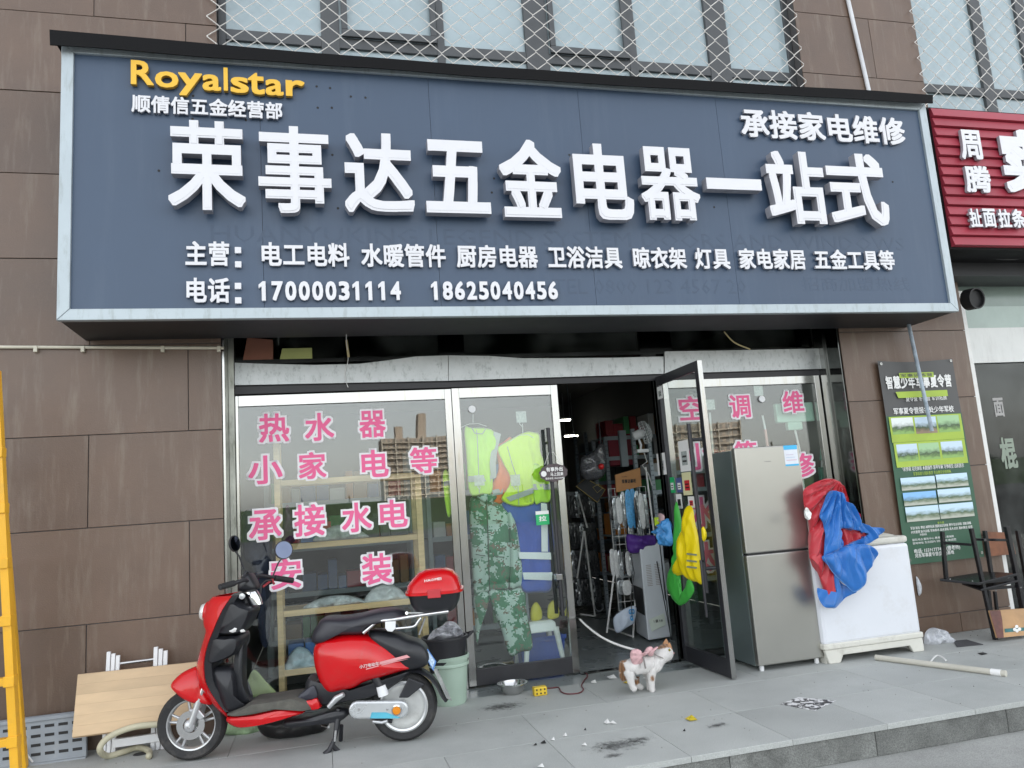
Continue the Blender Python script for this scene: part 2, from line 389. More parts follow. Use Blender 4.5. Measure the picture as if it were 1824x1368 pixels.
# ================================================================== ground
pv = struct(MB().box(-60,80,-9,-2.1,-.4,-.17).build('pavement', paving))
rd = struct(MB().box(-300,400,-400,-9.0,-.5,-.27).build('road', asphalt))
gr_ = random.Random(8); gm_ = MB()
for _ in range(420):
    t_ = gr_.random(); x = gr_.uniform(-1.5,6); y = -.32-abs(gr_.gauss(0,.12)) if t_ < .6 else gr_.uniform(-2.1,-.4)
    if x > -.7 and x < 4.7 and t_ < .6: y = -.05-abs(gr_.gauss(0,.10))
    s_ = gr_.uniform(.002,.006); a = gr_.uniform(0,3); c_, d_ = math.cos(a)*s_, math.sin(a)*s_
    gm_.add([(x-c_,y-d_,.0005),(x+d_,y-c_,.0005),(x+c_*.8,y+d_,.0005),(x,y,.0005+s_)], [(0,1,3),(1,2,3),(2,0,3)])
go_ = gm_.build('grit', M('grit', (.16,.15,.13), .9, var=.5, scale=30), None); tag(go_, 'fine dark grit scattered over the slabs and along the shopfront', 'grit'); go_['kind'] = 'stuff'
base = struct(MB().box(-9,14,-2.12,.0,-.165,-.032).build('shop_platform', granite_d), 'raised granite platform in front of the shops')
def slabs(x0, x1, y0, y1, dx, off):
    x = x0
    global slab_src
    k0 = math.floor((x0-off)/dx)
    while True:
        a = off+k0*dx; b_ = a+dx; k0 += 1
        if a >= x1: break
        g = .0013
        MB().box(a+g, b_-g, y0+g, y1-g, -.0315, 0).build('paving_slab', granite, base, bevel=.002)
slabs(-2.6, 9, -2.16, -1.53, .62, 1.27)
slabs(-3.0, 9, -1.53, -.91, 1.24, 1.27)
slabs(-3.0, 9, -.91, -.29, 1.24, .65)
for i in range(12):
    x = -1.6+i*.93
    MB().box(x+.002, x+.928, -2.148, -2.121, -.17, -.0325).build('kerb_stone', granite_d, base, bevel=.004)
fl = struct(MB().box(-.66, 4.64, -.289, 8, -.06, -.0015).build('shop_floor', M('floor_tile', (.20,.225,.225), .28, var=.12, scale=1.3, spec=.5, dirt=((.12,.13,.13), .5, 2))))
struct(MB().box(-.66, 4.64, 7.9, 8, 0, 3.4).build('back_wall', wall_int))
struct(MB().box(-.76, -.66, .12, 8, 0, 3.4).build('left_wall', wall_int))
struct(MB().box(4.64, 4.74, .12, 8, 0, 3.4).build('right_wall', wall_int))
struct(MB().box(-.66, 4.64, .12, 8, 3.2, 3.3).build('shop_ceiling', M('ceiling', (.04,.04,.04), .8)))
# ================================================================== building
B = T('shop_building', 'brown stone-clad two-storey shop building with a glazed shopfront and caged upper windows', 'building', (2, 0, 0))
MB().box(-9, -.67, -.288, 1, 0, 8).build('wall', groove, B)
MB().box(4.66, 6.02, -.288, 1, 0, 8).build('wall', groove, B)
MB().box(-.67, 4.66, .0, 1, 3.32, 4.72).build('wall', groove, B)
MB().box(-.67, 4.66, .0, 1, 6.75, 8).build('wall', groove, B)
MB().box(6.02, 12, -.1, 1, 3.3, 4.72).build('wall', groove, B)
MB().box(6.02, 12, -.1, 1, 6.75, 8).build('wall', groove, B)
MB().box(-9, 12, -.2, 9, 8, 8.2).build('roof', groove, B)
MB().box(-9, 12, 8.5, 9, 0, 8).build('rear_wall', groove, B)
ZJ = [0.0, .165, .805, 1.445, 2.085, 2.725, 3.365, 4.005, 4.645, 5.285, 5.925, 6.565, 7.205, 7.9]
rnd = random.Random(3)
def panel(x0, x1, z0, z1):
    j = rnd.uniform(-.0015, .0015)
    MB().box(x0+.0028, x1-.0028, -.30+j, -.2885, z0+.0028, z1-.0028).build('stone_panel', stone, B, bevel=.002)
for i in range(len(ZJ)-1):
    z0, z1 = ZJ[i], ZJ[i+1]
    off = -1.54 if i % 2 else -.89
    if i == 0: off = -1.54
    xs = [-.66]; x = off
    while x > -7.5: xs.append(x); x -= 1.3
    for a, b_ in zip(xs[1:], xs[:-1]): panel(a, b_, z0, z1)
    panel(4.63, 6.03, z0, z1) if i % 3 else (panel(4.63, 5.47, z0, z1), panel(5.47, 6.03, z0, z1))
# return faces of the bay
MB().box(-.643, -.603, -.032, .02, 0, 2.9).build('jamb_strip', M('weathered_jamb', (.36,.37,.33), .35, .6, var=.3, scale=5, dirt=((.07,.08,.05), .8, 7, (3,3,.6))), B)
MB().box(-.66, -.645, -.27, .03, 0, 3.3).build('jamb_cladding', steel, B)
MB().box(4.615, 4.629, -.285, -.10, 0, 3.3).build('jamb_cladding', dsteel, B)
MB().box(4.595, 4.629, -.098, .03, 0, 3.3).build('jamb_cladding', steel, B)
MB().box(6.031, 6.10, -.27, -.18, 0, 3.12).build('white_post', whitepaint, B)
# ---- upper windows
wglass = M('frosted_window_glass', (.37,.455,.485), .12, .0, var=.08, scale=1.2, spec=.6, rand=.06, coat=.2)
def uwin(xa, xb, mull, sashes, zt=6.75):
    Wn = E('upper_window', B, (xa, -.2, 4.72))
    zb = 4.72
    m = MB(); m.box(xa, xb, -.17, -.10, zb, zb+.06); m.box(xa, xb, -.17, -.10, zt-.07, zt); m.box(xa, xa+.06, -.172, -.10, zb, zt); m.box(xb-.06, xb, -.172, -.10, zb, zt)
    m.build('frame', frame_g, Wn, bevel=.004)
    for a, b_ in mull: MB().box(a, b_, -.185, -.10, zb+.05, zt-.05).build('mullion', frame_g, Wn, bevel=.004)
    MB().box(xa+.06, xb-.06, -.178, -.10, 5.255, 5.35).build('transom', frame_g, Wn, bevel=.004)
    es = [xa+.06]+[q for mm in mull for q in mm]+[xb-.06]
    for a, b_ in zip(es[::2], es[1::2]):
        MB().box(a-.005, b_+.005, -.15, -.14, zb+.05, 5.26).build('pane', wglass, Wn)
        MB().box(a-.005, b_+.005, -.15, -.14, 5.345, zt-.05).build('pane', wglass, Wn)
    for a, b_ in sashes:
        m = MB(); m.box(a, b_, -.215, -.186, 5.345, 5.41); m.box(a, a+.05, -.215, -.186, 5.41, zt-.05); m.box(b_-.05, b_, -.215, -.186, 5.41, zt-.05)
        m.build('sash', frame_g, Wn, bevel=.004)
    # chain-link security mesh
    m = MB(); p_ = .185; x = xa-.02; zt2 = 6.6; k = 0
    while x < xb-.02:
        pts = []; z = 4.66; i = 0
        while z < zt2:
            sgn = 1 if (i+k) % 2 else -1
            px = x + sgn*p_/4; q = p_/4*.28
            pts += [(px, -.325+.006*sgn, z-.006), (px, -.325-.004*sgn, z+.006)]
            z += p_/2*.93; i += 1
        m.tube(pts, .0042, 4, cap=False); x += p_/2; k += 1
    o = m.build('wire_mesh', M('galvanised_wire', (.80,.77,.73), .55, .2), Wn); o['kind'] = 'stuff'
def ux(u): return P(u, 8, -.14).x
uwin(-.665, 4.655, [(ux(570), ux(602)), (ux(773), ux(786)), (ux(928), ux(968)), (ux(1108), ux(1122)), (ux(1248), ux(1284))], [(ux(606), ux(772)), (ux(970), ux(1107))])
uwin(6.035, 11.5, [(ux(1720), ux(1738)), (ux(1800), ux(1818)), (8.2, 8.26), (9.4, 9.5)], [])
# ================================================================== main sign
SF = -.90
bluep = M('blue_sign_panel', (.052,.083,.136), .42, var=.07, scale=.8, spec=.45, dirt=((.085,.12,.175), .42, 3.0, (1.6,1.6,.16)), bump=.02, bscale=4)
SG = T('shop_sign', 'large dark blue signboard with white raised Chinese letters over the shopfront', 'signboard', (1.9, SF, 2.76))
X0, X1, Z0, Z1 = -1.575, 5.375, 2.755, 4.682
seams = [X0+.07, P(465, 300, SF).x, P(772, 300, SF).x, P(1042, 300, SF).x, P(1290, 300, SF).x, X1-.07]
for a, b_ in zip(seams[:-1], seams[1:]):
    MB().box(a+.0012, b_-.0012, SF+.012, SF+.03, Z0+.07, Z1-.065).build('panel', bluep, SG)
fw, fy = .075, SF-.012
def trap(pts, y0, y1): return MB().slab([(x, y0, z) for x, z in pts], (0, y1-y0, 0))
trap([(X0,Z0),(X1,Z0),(X1-fw,Z0+fw),(X0+fw,Z0+fw)], fy, SF+.04).build('frame', alu, SG, bevel=.004)
trap([(X0,Z1),(X0+fw,Z1-fw),(X1-fw,Z1-fw),(X1,Z1)], fy, SF+.04).build('frame', alu, SG, bevel=.004)
trap([(X0,Z0+.001),(X0+fw-.001,Z0+fw),(X0+fw-.001,Z1-fw),(X0,Z1-.001)], fy, SF+.04).build('frame', alu, SG, bevel=.004)
trap([(X1,Z0+.001),(X1,Z1-.001),(X1-fw+.001,Z1-fw),(X1-fw+.001,Z0+fw)], fy, SF+.04).build('frame', alu, SG, bevel=.004)
soff = M('dark_soffit', (.016,.017,.020), .5, var=.25, scale=3)
MB().box(X0+.01, X1-.01, SF+.041, -.302, Z0+.005, Z0+.02).build('soffit', soff, SG)
MB().box(X0+.003, X0+.02, SF+.042, -.302, Z0+.021, Z1).build('side_panel', soff, SG)
MB().box(X1-.02, X1-.003, SF+.042, -.302, Z0+.021, Z1).build('side_panel', soff, SG)
# black folded cap with a wavy lower lip
cap = MB(); n = 70; top = []; 
for i in range(n+1):
    t = i/n; x = X0-.05+(X1-X0+.07)*t
    lip = 4.612+.030*max(0,t-.5)*2-.012*math.sin(math.pi*t)+.010*noise.noise(Vector((t*11,0,0)))
    zt = 4.712-.035*math.sin(math.pi*min(1,t*1.1))+.008*noise.noise(Vector((t*7,3,0)))
    top.append([(x, SF-.075, lip), (x, SF-.09, zt), (x, -.302, 4.74), (x, -.302, 4.725), (x, SF-.02, 4.690), (x, SF-.075, zt-.012), (x, SF-.066, lip)])
cap.loft(top); cap.build('cap_flashing', M('black_sheet', (.006,.006,.007), .7, var=.3, spec=.2), SG, smooth=30)
lw = M('letter_white', (.72,.72,.745), .45, var=.02)
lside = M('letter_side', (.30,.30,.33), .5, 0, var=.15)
YB = SF+.005
for ch, u0, v0, u1, v1 in (('荣',299,218,440,381),('事',458,228,592,386),('达',610,240,737,385),('五',753,253,871,386),('金',886,252,999,393),('电',1018,259,1124,397),('器',1135,265,1242,398),('一',1252,318,1353,348),('站',1360,272,1466,404),('式',1468,276,1574,406)):
    x0, x1, z0, z1 = rect(u0, v0, u1, v1, SF-.06)
    if ch == '一': z0, z1 = z0+.02, z1-.01
    letter(ch, [lw, lside], x0+.01, x1-.01, z0+.01, z1-.01, YB-.035, .075, SG, bold=.022 if ch in '荣事器' else .028)
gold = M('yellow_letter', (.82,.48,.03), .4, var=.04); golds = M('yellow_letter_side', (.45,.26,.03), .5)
for ch, u0, v0, u1, v1 in (('R',233.5,109,274,152),('o',276.5,128.5,318,157),('y',318,131,360,171.5),('a',361,134,394,162.5),('l',398.5,121.5,406,162.5),('s',411,138.5,443,166.5),('t',442,131,471.5,169),('a',473,142.5,505,171),('r',509,144,542.5,172.5)):
    x0, x1, z0, z1 = rect(u0, v0, u1, v1, SF-.02)
    letter(ch, [gold, golds], x0, x1, z0, z1, YB-.004, .03, SG, bold=.02)
lw2 = [lw, lside]
def srow(text, u0, u1, vt, vb, bold=.027, dep=.022, fill=.96, um=None):
    x0, x1 = P(u0, (vt+vb)/2, SF-.02).x, P(u1, (vt+vb)/2, SF-.02).x; um = um or u0+8
    z0, z1 = P(um, vb, SF-.02).z, P(um, vt, SF-.02).z
    row(text, lw2, x0, x1, z0, z1, YB-.004, dep, SG, bold, fill)
srow('顺倩信五金经营部', 234, 504, 168, 200, um=248)
srow('承接家电维修', 1319, 1610, 193, 245, um=1340)
for t, a, b_ in (('主营', 329, 411),('电工电料', 462, 624),('水暖管件', 643, 796),('厨房电器', 813, 959),('卫浴洁具', 975, 1109),('晾衣架', 1126, 1224),('灯具', 1237, 1301),('家电家居', 1315, 1436),('五金工具等', 1449, 1594)):
    x0, x1 = P(a, 455, SF-.02).x, P(b_, 460, SF-.02).x
    z1, z0 = P(350, 429, SF-.02).z, P(350, 474, SF-.02).z
    row(t, lw2, x0, x1, z0, z1, YB-.004, .022, SG, .027, .95)
z1, z0 = P(350, 494, SF-.02).z, P(350, 540, SF-.02).z
row('电话', lw2, P(328,516,SF-.02).x, P(411,516,SF-.02).x, z0, z1, YB-.004, .022, SG, .027, .95)
for vm in (457, 521):
    for dz in (-.055, .045):
        x, z = P(424, vm, SF-.02).x, P(424, vm, SF-.02).z
        MB().box(x-.02, x+.02, YB-.026, YB-.004, z+dz-.02, z+dz+.022).build('letter', lw, SG)
for t, a, b_ in (('17000031114', 457, 716), ('18625040456', 765, 995)):
    x0, x1 = P(a, 517, SF-.02).x, P(b_, 517, SF-.02).x; z1, z0 = P(560, 501, SF-.02).z, P(560, 535, SF-.02).z
    w_ = (x1-x0)/len(t)
    for i, ch in enumerate(t):
        s_ = .10
        if ch == '1':
            xa, wd, hh = x0+w_*(i+.08), w_*.72, z1-z0
            MB().slab([(xa+wd*p_, YB-.026, z0+hh*q_) for p_, q_ in ((.40,0),(.80,0),(.80,1),(.52,1),(.10,.82),(.10,.64),(.40,.74))], (0,.022,0)).build('letter', lw, SG); continue
        letter(ch, lw2, x0+w_*(i+s_*.9), x0+w_*(i+1-s_*.9), z0, z1, YB-.004, .022, SG, .032)
# ghosts of older lettering and screw holes
gh = M('lettering_ghost', (.047,.075,.123), .5, var=.1, scale=20)
for t, a, b_, vt, vb in (('HUANYUKING LEGEND SYSTEM DOORS AND WINDOWS', 375, 1610, 405, 440), ('TEL 0800 123 4567 20', 985, 1330, 492, 527), ('招商加盟热线', 1430, 1622, 490, 520)):
    x0, x1 = P(a, (vt+vb)/2, SF).x, P(b_, (vt+vb)/2, SF).x; zc = P(900 if a < 900 else a, (vt+vb)/2, SF).z
    line_obj(t, gh, ((x0+x1)/2, zc), x1-x0, .12, SF+.0125, .0012, SG, bold=0, name='old_lettering_trace')['kind'] = 'stuff'
hole = MB()
for u, v in ((564,154),(588,157),(566,192),(591,192),(625,172),(651,174),(283,304),(592,276),(344,171),(343,212),(618,371),(602,371),(1272,369),(1014,276),(1590,324),(880,318),(876,343),(438,214)):
    p = P(u, v, SF+.012); hole.tube([(p.x, SF+.0115, p.z), (p.x, SF+.0102, p.z)], .009, 8)
hole.build('screw_hole', rubber, SG)
# ================================================================== neighbour's sign
NS = T('neighbour_sign', 'dark red ribbed signboard with white letters on the neighbouring noodle shop', 'signboard', (7, -.9, 3.35))
redp = M('red_sign_rib', (.32,.034,.055), .45, var=.07, rand=.05, scale=3)
nx0, nx1, nz0, nz1 = 5.455, 9.4, 3.35, 4.655; nr = 14
for i in range(nr):
    a = nz0+(nz1-nz0)*i/nr; b_ = nz0+(nz1-nz0)*(i+1)/nr
    MB().add([(nx0,-.86,a),(nx0,-.905,a+.008),(nx0,-.882,b_-.006),(nx0,-.86,b_),(nx1,-.86,a),(nx1,-.905,a+.008),(nx1,-.882,b_-.006),(nx1,-.86,b_)],
             [(0,1,2,3),(7,6,5,4),(0,4,5,1),(1,5,6,2),(2,6,7,3),(3,7,4,0)]).build('rib', redp, NS)
MB().box(nx0-.015, nx1, -.858, -.40, nz0-.02, nz1+.015).build('box', M('black_sheet', (.012,.012,.014), .5), NS)
for ch, u0, v0, u1, v1 in (('周',1710,232,1747,284),('腾',1719,296,1764,343),('实',1785,232,1872,343),('扯',1727,372,1748,405),('面',1751,372,1773,405),('拉',1778,373,1800,406),('条',1802,373,1825,406)):
    x0, x1, z0, z1 = rect(u0, v0, u1, v1, -.93)
    letter(ch, lw2, x0, x1, z0, z1, -.906, .03, NS, bold=.045 if ch == '实' else .03)
# ================================================================== shopfront
YF = -.035
def zP(u, v, y=0): return P(u, v, y).z
def xP(u, v, y=0): return P(u, v, y).x
# header sheets (buckled upper edge)
def header(tops, bots):
    m = MB(); q = [P(u, v, YF) for u, v in tops]+[P(u, v, YF) for u, v in bots]
    m.slab(q, (0, .02, 0)); return m.build('header_sheet', steel_h, B)
header([(418,646),(470,648),(560,650),(640,648),(690,642),(740,635),(798,633)], [(798,678),(418,686)])
header([(799,633),(870,634),(930,638),(1000,638),(1100,637),(1182,635)], [(1182,665.5),(799,678)])
header([(1184,626),(1300,624),(1400,622),(1486,620)], [(1488,656),(1184,665.5)])
MB().box(-.6, 4.62, .0, .03, 2.385, 2.46).build('header_channel', blackpl, B)
# transom lights above the header
m = MB().box(-.64, 4.6, .1, .106, 2.45, 3.3); m.build('transom_glass', glassm('transom_glass', (.45,.52,.46), .06, dirt=.04), B)
for a, b_ in ((-.64,-.45), (xP(782,600),xP(828,600)), (xP(1143,600),xP(1200,600)), (4.45,4.6)):
    MB().box(a, b_, .062, .098, 2.46, 3.3).build('transom_mullion', dsteel, B)
def ptop(v): return v
ZT = 2.385
def framed(name, x0, x1, z0, z1, sides, rail, bottom, y=0.0, d=.045, msides=None, mbot=None, mtop=None):
    Wn = E(name, B, (x0, y, z0))
    MB().box(x0, x0+sides[0], y, y+d, z0, z1).build('frame', msides or steel, Wn, bevel=.003)
    MB().box(x1-sides[1], x1, y, y+d, z0, z1).build('frame', msides or steel, Wn, bevel=.003)
    MB().box(x0+sides[0], x1-sides[1], y+.001, y+d-.001, z1-rail, z1).build('frame', mtop or steel, Wn, bevel=.003)
    MB().box(x0+sides[0], x1-sides[1], y+.001, y+d-.001, z0, z0+bottom).build('frame', mbot or steel, Wn, bevel=.003)
    MB().box(x0+sides[0]-.004, x1-sides[1]+.004, y+.018, y+.026, z0+bottom-.004, z1-rail+.004).build('glass', glass_w, Wn)
    return Wn
LW = framed('shop_window', -.60, 1.085, .0, ZT-.012, (.022, .055), .085, .06, mbot=dsteel)
LD = framed('glass_door', 1.09, 2.005, .015, ZT-.008, (.062, .06), .085, .125, mbot=blackpl)
RW = framed('shop_window', 2.96, 4.585, .0, ZT, (.075, .055), .075, .06, mbot=dsteel)
MB().box(2.895, 2.955, .0, .045, 0, ZT).build('door_post', dsteel, B)
MB().box(2.01, 2.89, -.02, .05, -.0014, .006).build('threshold', dsteel, B)
# pink window lettering with white rims
pink = M('pink_film', (.80,.13,.30), .6, var=.05); whf = M('white_film', (.80,.78,.80), .6, var=.02)
def wl(ch, u0, v0, u1, v1, par):
    x0, x1, z0, z1 = rect(u0+5, v0+5, u1-5, v1-5, 0); e = .022
    letter(ch, pink, x0, x1, z0, z1, .0165, .0012, par, bold=.022, name='letter')
    # the rim is the same sign grown outwards
    k = (ch, .022)
    vs, fs = glyph_data(ch, .022); vs2, fs2 = glyph_data(ch, .085)
    ax, bx = min(v.x for v in vs), max(v.x for v in vs); ay, by = min(v.y for v in vs), max(v.y for v in vs)
    mb = MB(); mb.v = [Vector((x0+(x1-x0)*(v.x-ax)/(bx-ax), .0178-(v.z+.5)*.0010, z0+(z1-z0)*(v.y-ay)/(by-ay))) for v in vs2]; mb.f = fs2; mb.m = [0]*len(fs2)
    mb.build('letter_rim', whf, par, recalc=False)
for a in (('热',456,731,520,792),('水',538,730,600,790),('器',635,726,692,784),('小',437,806,508,867),('家',527,800,586,858),('电',639,796,697,855),('等',726,791,784,848),
          ('承',438,903,506,967),('接',519,893,584,960),('水',604,890,667,953),('电',672,885,731,945),('安',477,990,542,1054),('装',640,981,703,1046)): wl(*a, LW)
for a in (('空',1206,700,1260,753),('调',1296,698,1343,749),('维',1391,691,1438,740),('小',1216,784,1274,842),('等',1306,780,1356,832),('修',1404,802,1457,855),('水',1224,880,1282,945),('太',1232,960,1292,1024)): wl(*a, RW)
# stickers and hooks on the door glass
greenf = M('green_film', (.02,.42,.14), .5, var=.03); redf = M('red_film', (.6,.03,.04), .5); bluef = M('blue_film', (.05,.30,.62), .5)
def disc(parent, u, v, r, y, mat, name='suction_hook', d=.012):
    p = P(u, v, y); return MB().lathe([(0,0),(r,0),(r*.96,d),(0,d)], (p.x, y, p.z), (0,-1,0), 20).build(name, mat, parent, smooth=40)
disc(LD, 840.5, 729, .031, .015, white)
clearpl = M('clear_film', (.55,.6,.58), .3, var=.3, scale=60, alpha=.55)
for u0, v0, u1, v1 in ((921,732,939,752),(846,846,864,865),(911,845,928,865)):
    x0, x1, z0, z1 = rect(u0, v0, u1, v1, 0); MB().box(x0, x1, .027, .030, z0, z1).build('suction_hook', clearpl, LD)
    MB().tube([((x0+x1)/2-.01,.034,(z0+z1)/2), ((x0+x1)/2-.012,.05,z0-.01), ((x0+x1)/2+.005,.055,z0-.03), ((x0+x1)/2+.01,.045,z0-.01)], .003, 6).build('hook', white, LD)
x0, x1, z0, z1 = rect(955.5, 910, 979, 935, 0)
MB().box(x0, x1, .015, .0165, z0, z1).build('sticker', greenf, LD); MB().box(x0, x1, .0142, .0149, z1-.028, z1).build('sticker', paper, LD)
letter('拉', paper, x0+.025, x1-.022, z0+.03, z1-.04, .0148, .001, LD, bold=.02)
disc(RW, 1356.5, 711, .031, .015, white)
for u0, v0, u1, v1 in ((1260,711,1276,729),(1346,684,1362,704)):
    a, b_, c, d = rect(u0, v0, u1, v1, 0); MB().box(a, b_, .027, .03, c, d).build('suction_hook', clearpl, RW)
# closed door: two upright grab bars
HD = MB()
for du, top, bot in ((0, (976,760), (1008,1098)),):
    a = P(976, 762, -.06); b_ = P(1007, 1096, -.06)
    MB().cyl(a, (a.x, a.y, b_.z), .016, 14).build('handle', blackpl, LD, smooth=40)
    for z in (a.z-.12, b_.z+.22): MB().tube([(a.x, -.06, z), (a.x, .0, z)], .014, 10).build('handle_mount', blackpl, LD, smooth=40)
    MB().cyl((a.x-.005, .09, a.z-.01), (a.x-.005, .09, b_.z), .016, 14).build('handle', blackpl, LD, smooth=40)
    MB().box(a.x-.035, a.x+.02, -.085, -.005, b_.z+.28, b_.z+.33).build('lock', steel, LD, bevel=.006)
    MB().tube([(a.x+.03,-.07,b_.z+.30),(a.x+.045,-.07,b_.z+.1),(a.x+.03,-.07,b_.z-.02)], .006, 8).build('lock_shackle', blackpl, LD, smooth=40)
# ---- open leaf
XL = 2.93
OD = E('open_glass_door', B, (XL, 0, .01))
def ob(y0, y1, z0, z1, mat, nm='frame', dx=.02): return MB().box(XL-dx, XL+dx, y0, y1, z0, z1).build(nm, mat, OD, bevel=.003)
zt = 2.41
ob(-.80, -.745, .01, zt, blackpl); ob(-.075, -.02, .01, zt, blackpl); ob(-.745, -.075, zt-.075, zt, blackpl, dx=.019); ob(-.745, -.075, .01, .135, blackpl, dx=.019)
MB().box(XL-.018, XL+.021, -.8035, -.8005, .012, zt-.002).build('edge_strip', steel, OD)
ob(-.75, -.07, .13, zt-.07, glass_c, 'glass', dx=.004)
ha = PX(1223, 734, XL-.065); hb = PX(1286, 1130, XL-.065); hy = -.64
MB().cyl((XL-.065, hy, 1.93), (XL-.065, hy, .62), .017, 14).build('handle', blackpl, OD, smooth=40)
MB().cyl((XL+.065, hy, 1.93), (XL+.065, hy, .62), .017, 14).build('handle', blackpl, OD, smooth=40)
for z in (1.80, .80): MB().cyl((XL-.065, hy, z), (XL+.065, hy, z), .014, 12).build('handle_mount', blackpl, OD, smooth=40)
MB().tube([(XL-.07,hy-.01,.86),(XL-.11,hy-.05,.87),(XL-.12,hy-.07,.7),(XL-.11,hy-.05,.45)], .011, 8).build('bicycle_lock', blackpl, OD, smooth=40)
def stk(u0, v0, u1, v1, mats, x=XL-.0045, nm='sticker'):
    y0 = PX(u0, (v0+v1)/2, x).y; y1 = PX(u1, (v0+v1)/2, x).y; z0 = PX((u0+u1)/2, v1, x).z; z1 = PX((u0+u1)/2, v0, x).z
    b_ = MB().box(x-.001, x, min(y0,y1), max(y0,y1), z0, z1).build(nm, mats[0], OD)
    if len(mats) > 1:
        dy, dz = abs(y1-y0), z1-z0; ya = min(y0,y1)
        MB().box(x-.0018, x-.0011, ya+dy*.22, ya+dy*.78, z0+dz*.2, z1-dz*.35).build(nm, mats[1], OD)
        for k in range(2): MB().box(x-.0025, x-.0019, ya+dy*(.3), ya+dy*.7, z0+dz*(.3+.15*k), z0+dz*(.36+.15*k)).build(nm, rubber, OD)
stk(1171,688,1180,711, (paper, clearpl), XL-.0215); stk(1171,807,1186,846, (paper, M('grey_print', (.35,.36,.38), .6)), XL-.02)
stk(1210,784,1228,840, (paper, clearpl)); stk(1216,841,1232,882, (M('cream', (.7,.68,.40), .6), redf)); stk(1193,850,1202,878, (greenf, paper)); stk(1205,851,1215,877, (M('navy_film',(.08,.1,.25),.5), paper))
stk(1205,880,1215,906, (paper, rubber)); stk(1226,884,1237,905, (paper, redf)); stk(1180,852,1188,862, (bluef,))
# ================================================================== clothes hanging behind the glass
wire = M('hanger_wire', (.7,.7,.7), .4, .3)
lime = M('lime_fabric', (.50,.85,.05), .75, var=.06, scale=8, sheen=.3); lime2 = M('lime_yellow_fabric', (.62,.88,.03), .75, var=.05, sheen=.3); orange = M('orange_fabric', (.85,.16,.02), .75, var=.06)
grey = M('reflective_tape', (.33,.36,.36), .35, var=.1); bluec = M('royal_blue_fabric', (.03,.085,.42), .75, var=.12, scale=5, sheen=.2); wtape = M('white_tape', (.78,.80,.82), .4, var=.05)
cam_m = camo('camouflage_fabric')
def C5(x, y): return (780+x*.2632, 640+y*.2632)
def C6(x, y): return (780+x*.2632, 940+y*.2632)
def cl(name, pts, conv, y, mat, parent, front=.02, fold=.020, fs=13, st=(1,1,.3), sm=4, sharp=False, rings=14):
    q = [P(*conv(*p), y) for p in pts]
    return puff(MB(), q, (0,-1,0), front, .008, fold, fs, rings, sm=sm, stretch=st, seed=len(name), sharp=sharp).build(name, mat, parent, smooth=180)
def strip(name, pts, conv, y, mat, parent):
    return MB().slab([P(*conv(*p), y) for p in pts], (0,.003,0)).build(name, mat, parent)
def hang(u, v, w_, h_, y, par):
    p = P(u, v, y); m = MB().tube([(p.x, y, p.z), (p.x-.004, y, p.z-.07)], .0025, 6)
    m.tube([(p.x-w_, y, p.z-.07-h_), (p.x-w_*.35, y, p.z-.08), (p.x+w_*.35, y, p.z-.08), (p.x+w_, y, p.z-.07-h_)], .0028, 6); return m.build('hanger', wire, par)
t = T('safety_vest', 'lime safety vest with grey tape hanging leftmost behind the closed door glass', 'vest', P(*C5(280,900), .10))
cl('fabric', [(180,470),(230,464),(330,466),(380,490),(405,560),(372,700),(368,900),(300,915),(216,912),(195,700)], C5, .10, lime, t)
strip('reflective_tape', [(380,488),(428,505),(405,600),(392,700),(396,800),(360,812),(352,700),(362,600)], C5, .08, grey, t)
strip('reflective_tape', [(205,790),(360,786),(358,826),(208,830)], C5, .078, grey, t); hang(842.5, 738, .11, .035, .10, t)
t = T('safety_vest', 'orange safety vest mostly hidden behind the lime vests on the closed door', 'vest', P(*C5(440,970), .13))
cl('fabric', [(440,560),(500,530),(520,700),(500,900),(445,975),(375,960),(368,850),(410,740),(392,600)], C5, .13, orange, t)
strip('reflective_tape', [(370,885),(440,870),(440,912),(372,925)], C5, .108, grey, t)
t = T('safety_vest', 'bright lime safety vest with a slanting grey band, middle of the closed door glass', 'vest', P(*C5(560,1000), .08))
cl('fabric', [(405,605),(450,565),(520,525),(600,490),(655,495),(688,512),(695,620),(720,720),(655,830),(655,960),(620,988),(555,998),(485,985),(430,945),(470,880),(490,800),(440,700)], C5, .085, lime2, t, rings=16)
strip('reflective_tape', [(462,935),(645,868),(648,905),(490,962)], C5, .055, grey, t)
cl('side_flap', [(640,720),(720,740),(760,850),(758,960),(700,968),(655,965)], C5, .075, lime, t)
strip('reflective_tape', [(645,843),(757,845),(760,882),(648,884)], C5, .052, grey, t); hang(931, 758, .12, .06, .08, t)
t = T('blue_work_vest', 'royal blue work vest with white reflective bands below the lime vests', 'vest', P(*C6(690,440), .12))
cl('fabric', [C for C in [(430,-165),(520,-178),(640,-180),(755,-175),(770,-80),(785,60),(790,130),(775,300),(768,425),(690,440),(572,428),(560,250),(535,80),(500,-60)]], C6, .12, bluec, t, front=.03)
strip('reflective_tape', [(698,-168),(742,-160),(744,162),(702,162)], C6, .082, wtape, t); strip('reflective_tape', [(545,165),(786,168),(782,216),(552,210)], C6, .08, wtape, t); strip('reflective_tape', [(574,303),(776,302),(772,356),(582,350)], C6, .08, wtape, t)
t = T('camouflage_jacket', 'green digital camouflage work jacket hanging behind the closed door glass', 'jacket', P(*C6(380,440), .16))
cl('body', [(215,-170),(262,-205),(330,-215),(400,-205),(470,-175),(510,-100),(520,60),(500,200),(485,400),(440,425),(300,445),(245,455),(225,200)], C6, .16, cam_m, t, front=.06, fold=.028, fs=8)
cl('sleeve', [(470,-150),(515,-70),(545,60),(565,200),(582,385),(545,402),(487,402),(490,200),(480,20)], C6, .13, cam_m, t, front=.05, fold=.022, fs=8)
